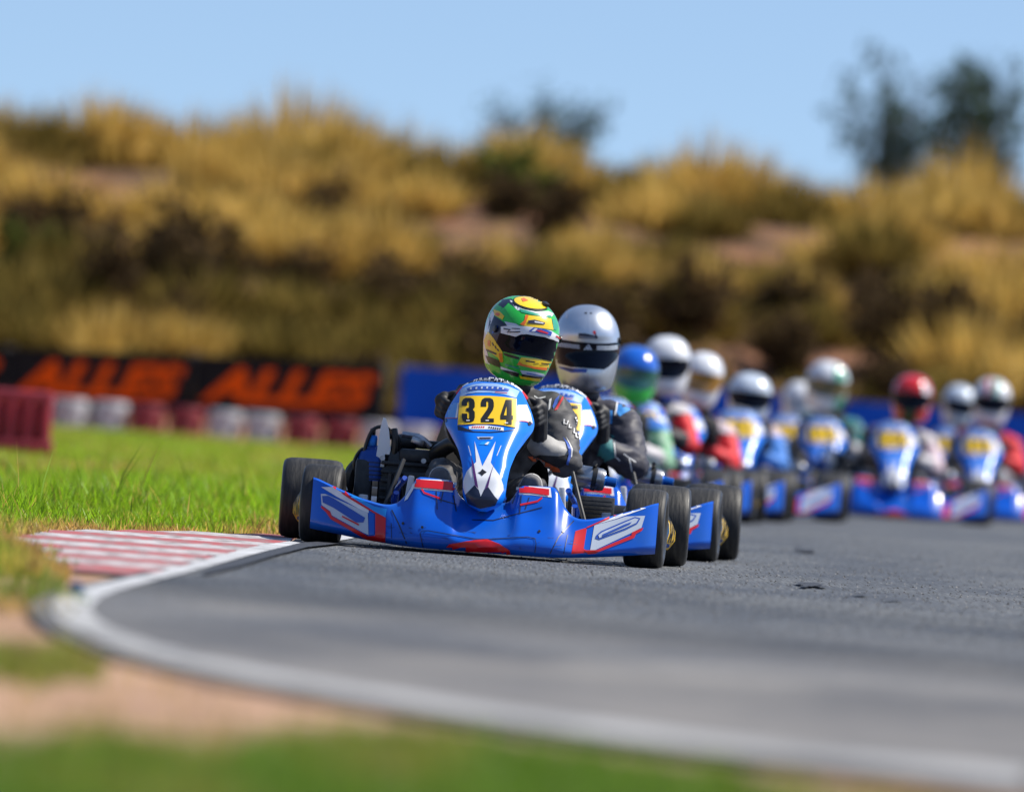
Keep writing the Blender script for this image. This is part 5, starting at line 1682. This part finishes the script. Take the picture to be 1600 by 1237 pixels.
hm2, HM2 = helmet_obj(d2, Vector((.087, .60, .744)), 3, 6, -3.5, h_silver, 0.965, 1.065)
H2i = (M2 @ HM2).inverted(); hb2 = hm2.bvh()
CV = lambda pts: crop(860, 465, 7.73, pts)
def h2(pts, mt, l=1, mbx=None): decal(mbx or hm2, hb2, pts, mt, .0007 * l, 3.5, H2i, jump=.06)
h2(CV([(340, 428), (420, 430), (540, 460), (520, 420), (545, 400), (555, 450), (575, 480), (560, 498), (420, 492), (335, 490)]), navy_p, 1); h2(CV([(512, 405), (545, 398), (548, 440), (520, 440)]), red_p, 2); h2(CV([(340, 466), (540, 480), (540, 486), (340, 474)]), grey_p, 2)
h2(CV(ell(428, 186, 16, 9)), black_p, 1); h2(CV(ell(490, 188, 14, 8)), black_p, 1)
h2(CV([(175, 160), (215, 155), (205, 250), (190, 255)]), h_white, 1)
h2(CV([(95, 825), (250, 850), (450, 862), (430, 905), (250, 905), (110, 850)]), logo_blue, 1); h2(CV([(160, 835), (290, 870), (270, 885), (180, 860)]), navy_p, 2)
h2(CV([(820, 565), (836, 610), (825, 640), (800, 600)]), mat('lime_spot', (.2, .7, .05), .4), 1)
hel2 = add_local(d2, hm2.mesh('helmet', angle=60), 'helmet', HM2)
v2 = MB()
h2(CV([(20, 488), (110, 503), (300, 530), (560, 553), (700, 552), (832, 540), (830, 660), (790, 740), (700, 832), (640, 868), (450, 852), (250, 838), (110, 798), (30, 760)]), visor_m, 4, v2)
for k in range(3):
    yk = 545 + k * 17; yr = 583 + k * 18
    h2(CV([(30, yk - 18), (115, yk - 3), (355, yk + 28), (355, yk + 38), (115, yk + 9), (30, yk - 6)]), grey_p, 6, v2)
    h2(CV([(555, yr), (700, yr + 1), (800, yr - 10), (800, yr + 2), (700, yr + 12), (555, yr + 11)]), grey_p, 6, v2)
h2(CV([(400, 630), (418, 604), (436, 630)]), grey_p, 6, v2); h2(CV([(424, 597), (440, 578), (474, 630), (446, 630)]), grey_p, 6, v2); h2(CV([(448, 572), (464, 562), (504, 632), (482, 630)]), grey_p, 6, v2)
o = bpy.data.objects.new('visor', v2.mesh('visor', angle=60)); col.objects.link(o); o.parent = hel2
mbk = MB()
for sgn in (1, -1): mbk.lathe((sgn * .119, -.045, .03), [(-.004, 0), (-.004, .013), (.001, .012), (.002, 0)], (sgn, 0, 0), black_pl, 16)
mbk.build('visor_pivot', hel2)

# the pack farther back
def helm_at(kobj, px, py, dy=.60):
    """helmet centre in the kart's own frame"""
    w_ = at(px, py, kobj.location.y + dy)
    Mk = Matrix.Translation(kobj.location) @ kobj.rotation_euler.to_matrix().to_4x4()
    return Mk.inverted() @ w_
st_bg = stripe_mesh([([(-120, -20), (120, -20), (110, -130), (-110, -130)], h_green)])
st_it = stripe_mesh([([(-38, 140), (-12, 140), (-12, 52), (-44, 52)], red_p), ([(-12, 140), (12, 140), (14, 52), (-12, 52)], h_white), ([(12, 140), (38, 140), (46, 52), (14, 52)], h_teal)])
st_gr = stripe_mesh([([(30, 135), (70, 115), (112, 60), (70, 52), (40, 52)], h_teal), ([(60, -60), (112, -40), (105, -110), (70, -130)], h_teal), ([(-70, 130), (-30, 138), (-50, 60), (-100, 60)], grey_p)])
st_red = stripe_mesh([([(-50, -52), (50, -52), (40, -140), (-40, -140)], mat('dark_olive_print', (.05, .06, .01), .4)), ([(60, 120), (105, 80), (118, 0), (100, -60), (80, 40)], h_white)])
h_red = mat('helmet_red', (.58, .012, .012), .22, coat=.8); h_blue = mat('helmet_blue', (.006, .11, .55), .22, coat=.8)
h_pale = mat('helmet_pale_blue', (.55, .62, .72), .22, coat=.8)

def pack(px, d, yaw, num, klabel, hx, hy, su, base, vis, dlabel, me=None, yawh=8, extra=None, glove=None, sx=.95, szz=1.0, rollh=2):
    k = make_kart(px, d, yaw, num, klabel)
    hc = helm_at(k, hx, hy)
    dz = max(-.05, min(.12, hc.z - .752))
    o = driver(k, me or bm1, su, hc - Vector((0, 0, dz)), yawh, 8, rollh, base, vis, dlabel, dz, rs.uniform(-4, 5), sx, szz, extra, glove)
    return k
pack(940, 66.0, 0.5, '110', 'third blue kart, almost hidden behind the front two', 991, 585, [grn_suit, grn_suit, blu_suit, wht_suit, skin_dark], h_blue, mat('green_visor', (.01, .10, .08), .1, coat=1), 'driver with a blue and green helmet and green white sleeve', bm2, 4, st_bg, None, .95, .98)
pack(992, 68.8, 1, '140', 'fourth blue kart, behind the green sleeved driver', 1042, 570, [blk_suit, red_suit, wht_suit, blk_suit, skin_dark], h_white, visor_m, 'driver with a white helmet and black visor, red sleeve, fourth in line', bm2, -6, None, None, 1.0, 1.03)
pack(1050, 71.6, 1.5, '106', 'fifth blue kart, behind the red sleeved driver', 1097, 592, [blk_suit, red_suit, pink_suit, red_suit, skin_dark], h_white, amber_m, 'driver with a white helmet and amber visor, red sleeve, fifth in line', bm2, -4, None, None, .9, 1.0)
pack(1146, 75.0, 2, '131', 'blue kart between the single file and the far row of karts', 1171, 620, [blu_suit, blu_suit, pink_suit, blu_suit, skin_dark], h_pale, visor_m, 'driver with a pale round helmet and blue sleeves between file and far row', bm1, 2, None, None, 1.0, .93)
pack(1390, 82.0, 2, '140', 'blue kart in the middle of the far row with broad front fairing in view', 1425, 622, [blk_suit, pink_suit, wht_suit, wht_suit, skin_dark], h_red, visor_m, 'driver with a red helmet and pinkish white sleeves in the far row', bm2, -8, st_red, None, 1.0, 1.0)
pack(1279, 85.2, 3, '110', 'blue kart at the left end of the far row', 1292, 602, [blk_suit, teal_suit, teal_suit, wht_suit, skin_dark], h_white, mat('olive_visor', (.12, .09, .02), .1, coat=1), 'driver with a large white and green helmet in the far row', bm1, -4, st_gr, None, 1.1, 1.08)
pack(1523, 88.0, 2, '146', 'blue kart nearest the photo edge in the far row', 1549, 627, [blk_suit, red_suit, red_suit, red_suit, skin_dark], h_white, visor_m, 'driver with a red white and green striped helmet and red sleeves', bm2, -6, st_it, None, 1.0, 1.05)
pack(1222, 89.6, 3, '101', 'blue kart hidden behind the white and green helmeted driver', 1249, 628, [blu_suit, pink_suit, teal_suit, blu_suit, skin_dark], h_white, mat('white_visor', (.4, .45, .5), .2), 'driver half hidden behind the large white and green helmet', bm1, 10, None, None, .9, .95)
pack(1478, 92.0, 2, '104', 'blue kart hidden behind the striped helmeted driver', 1498, 632, [blk_suit, blk_suit, blk_suit, blk_suit, skin_dark], h_pale, visor_m, 'driver in a plain pale helmet half hidden behind the striped helmet', bm1, 6, None, None, .9, .95)
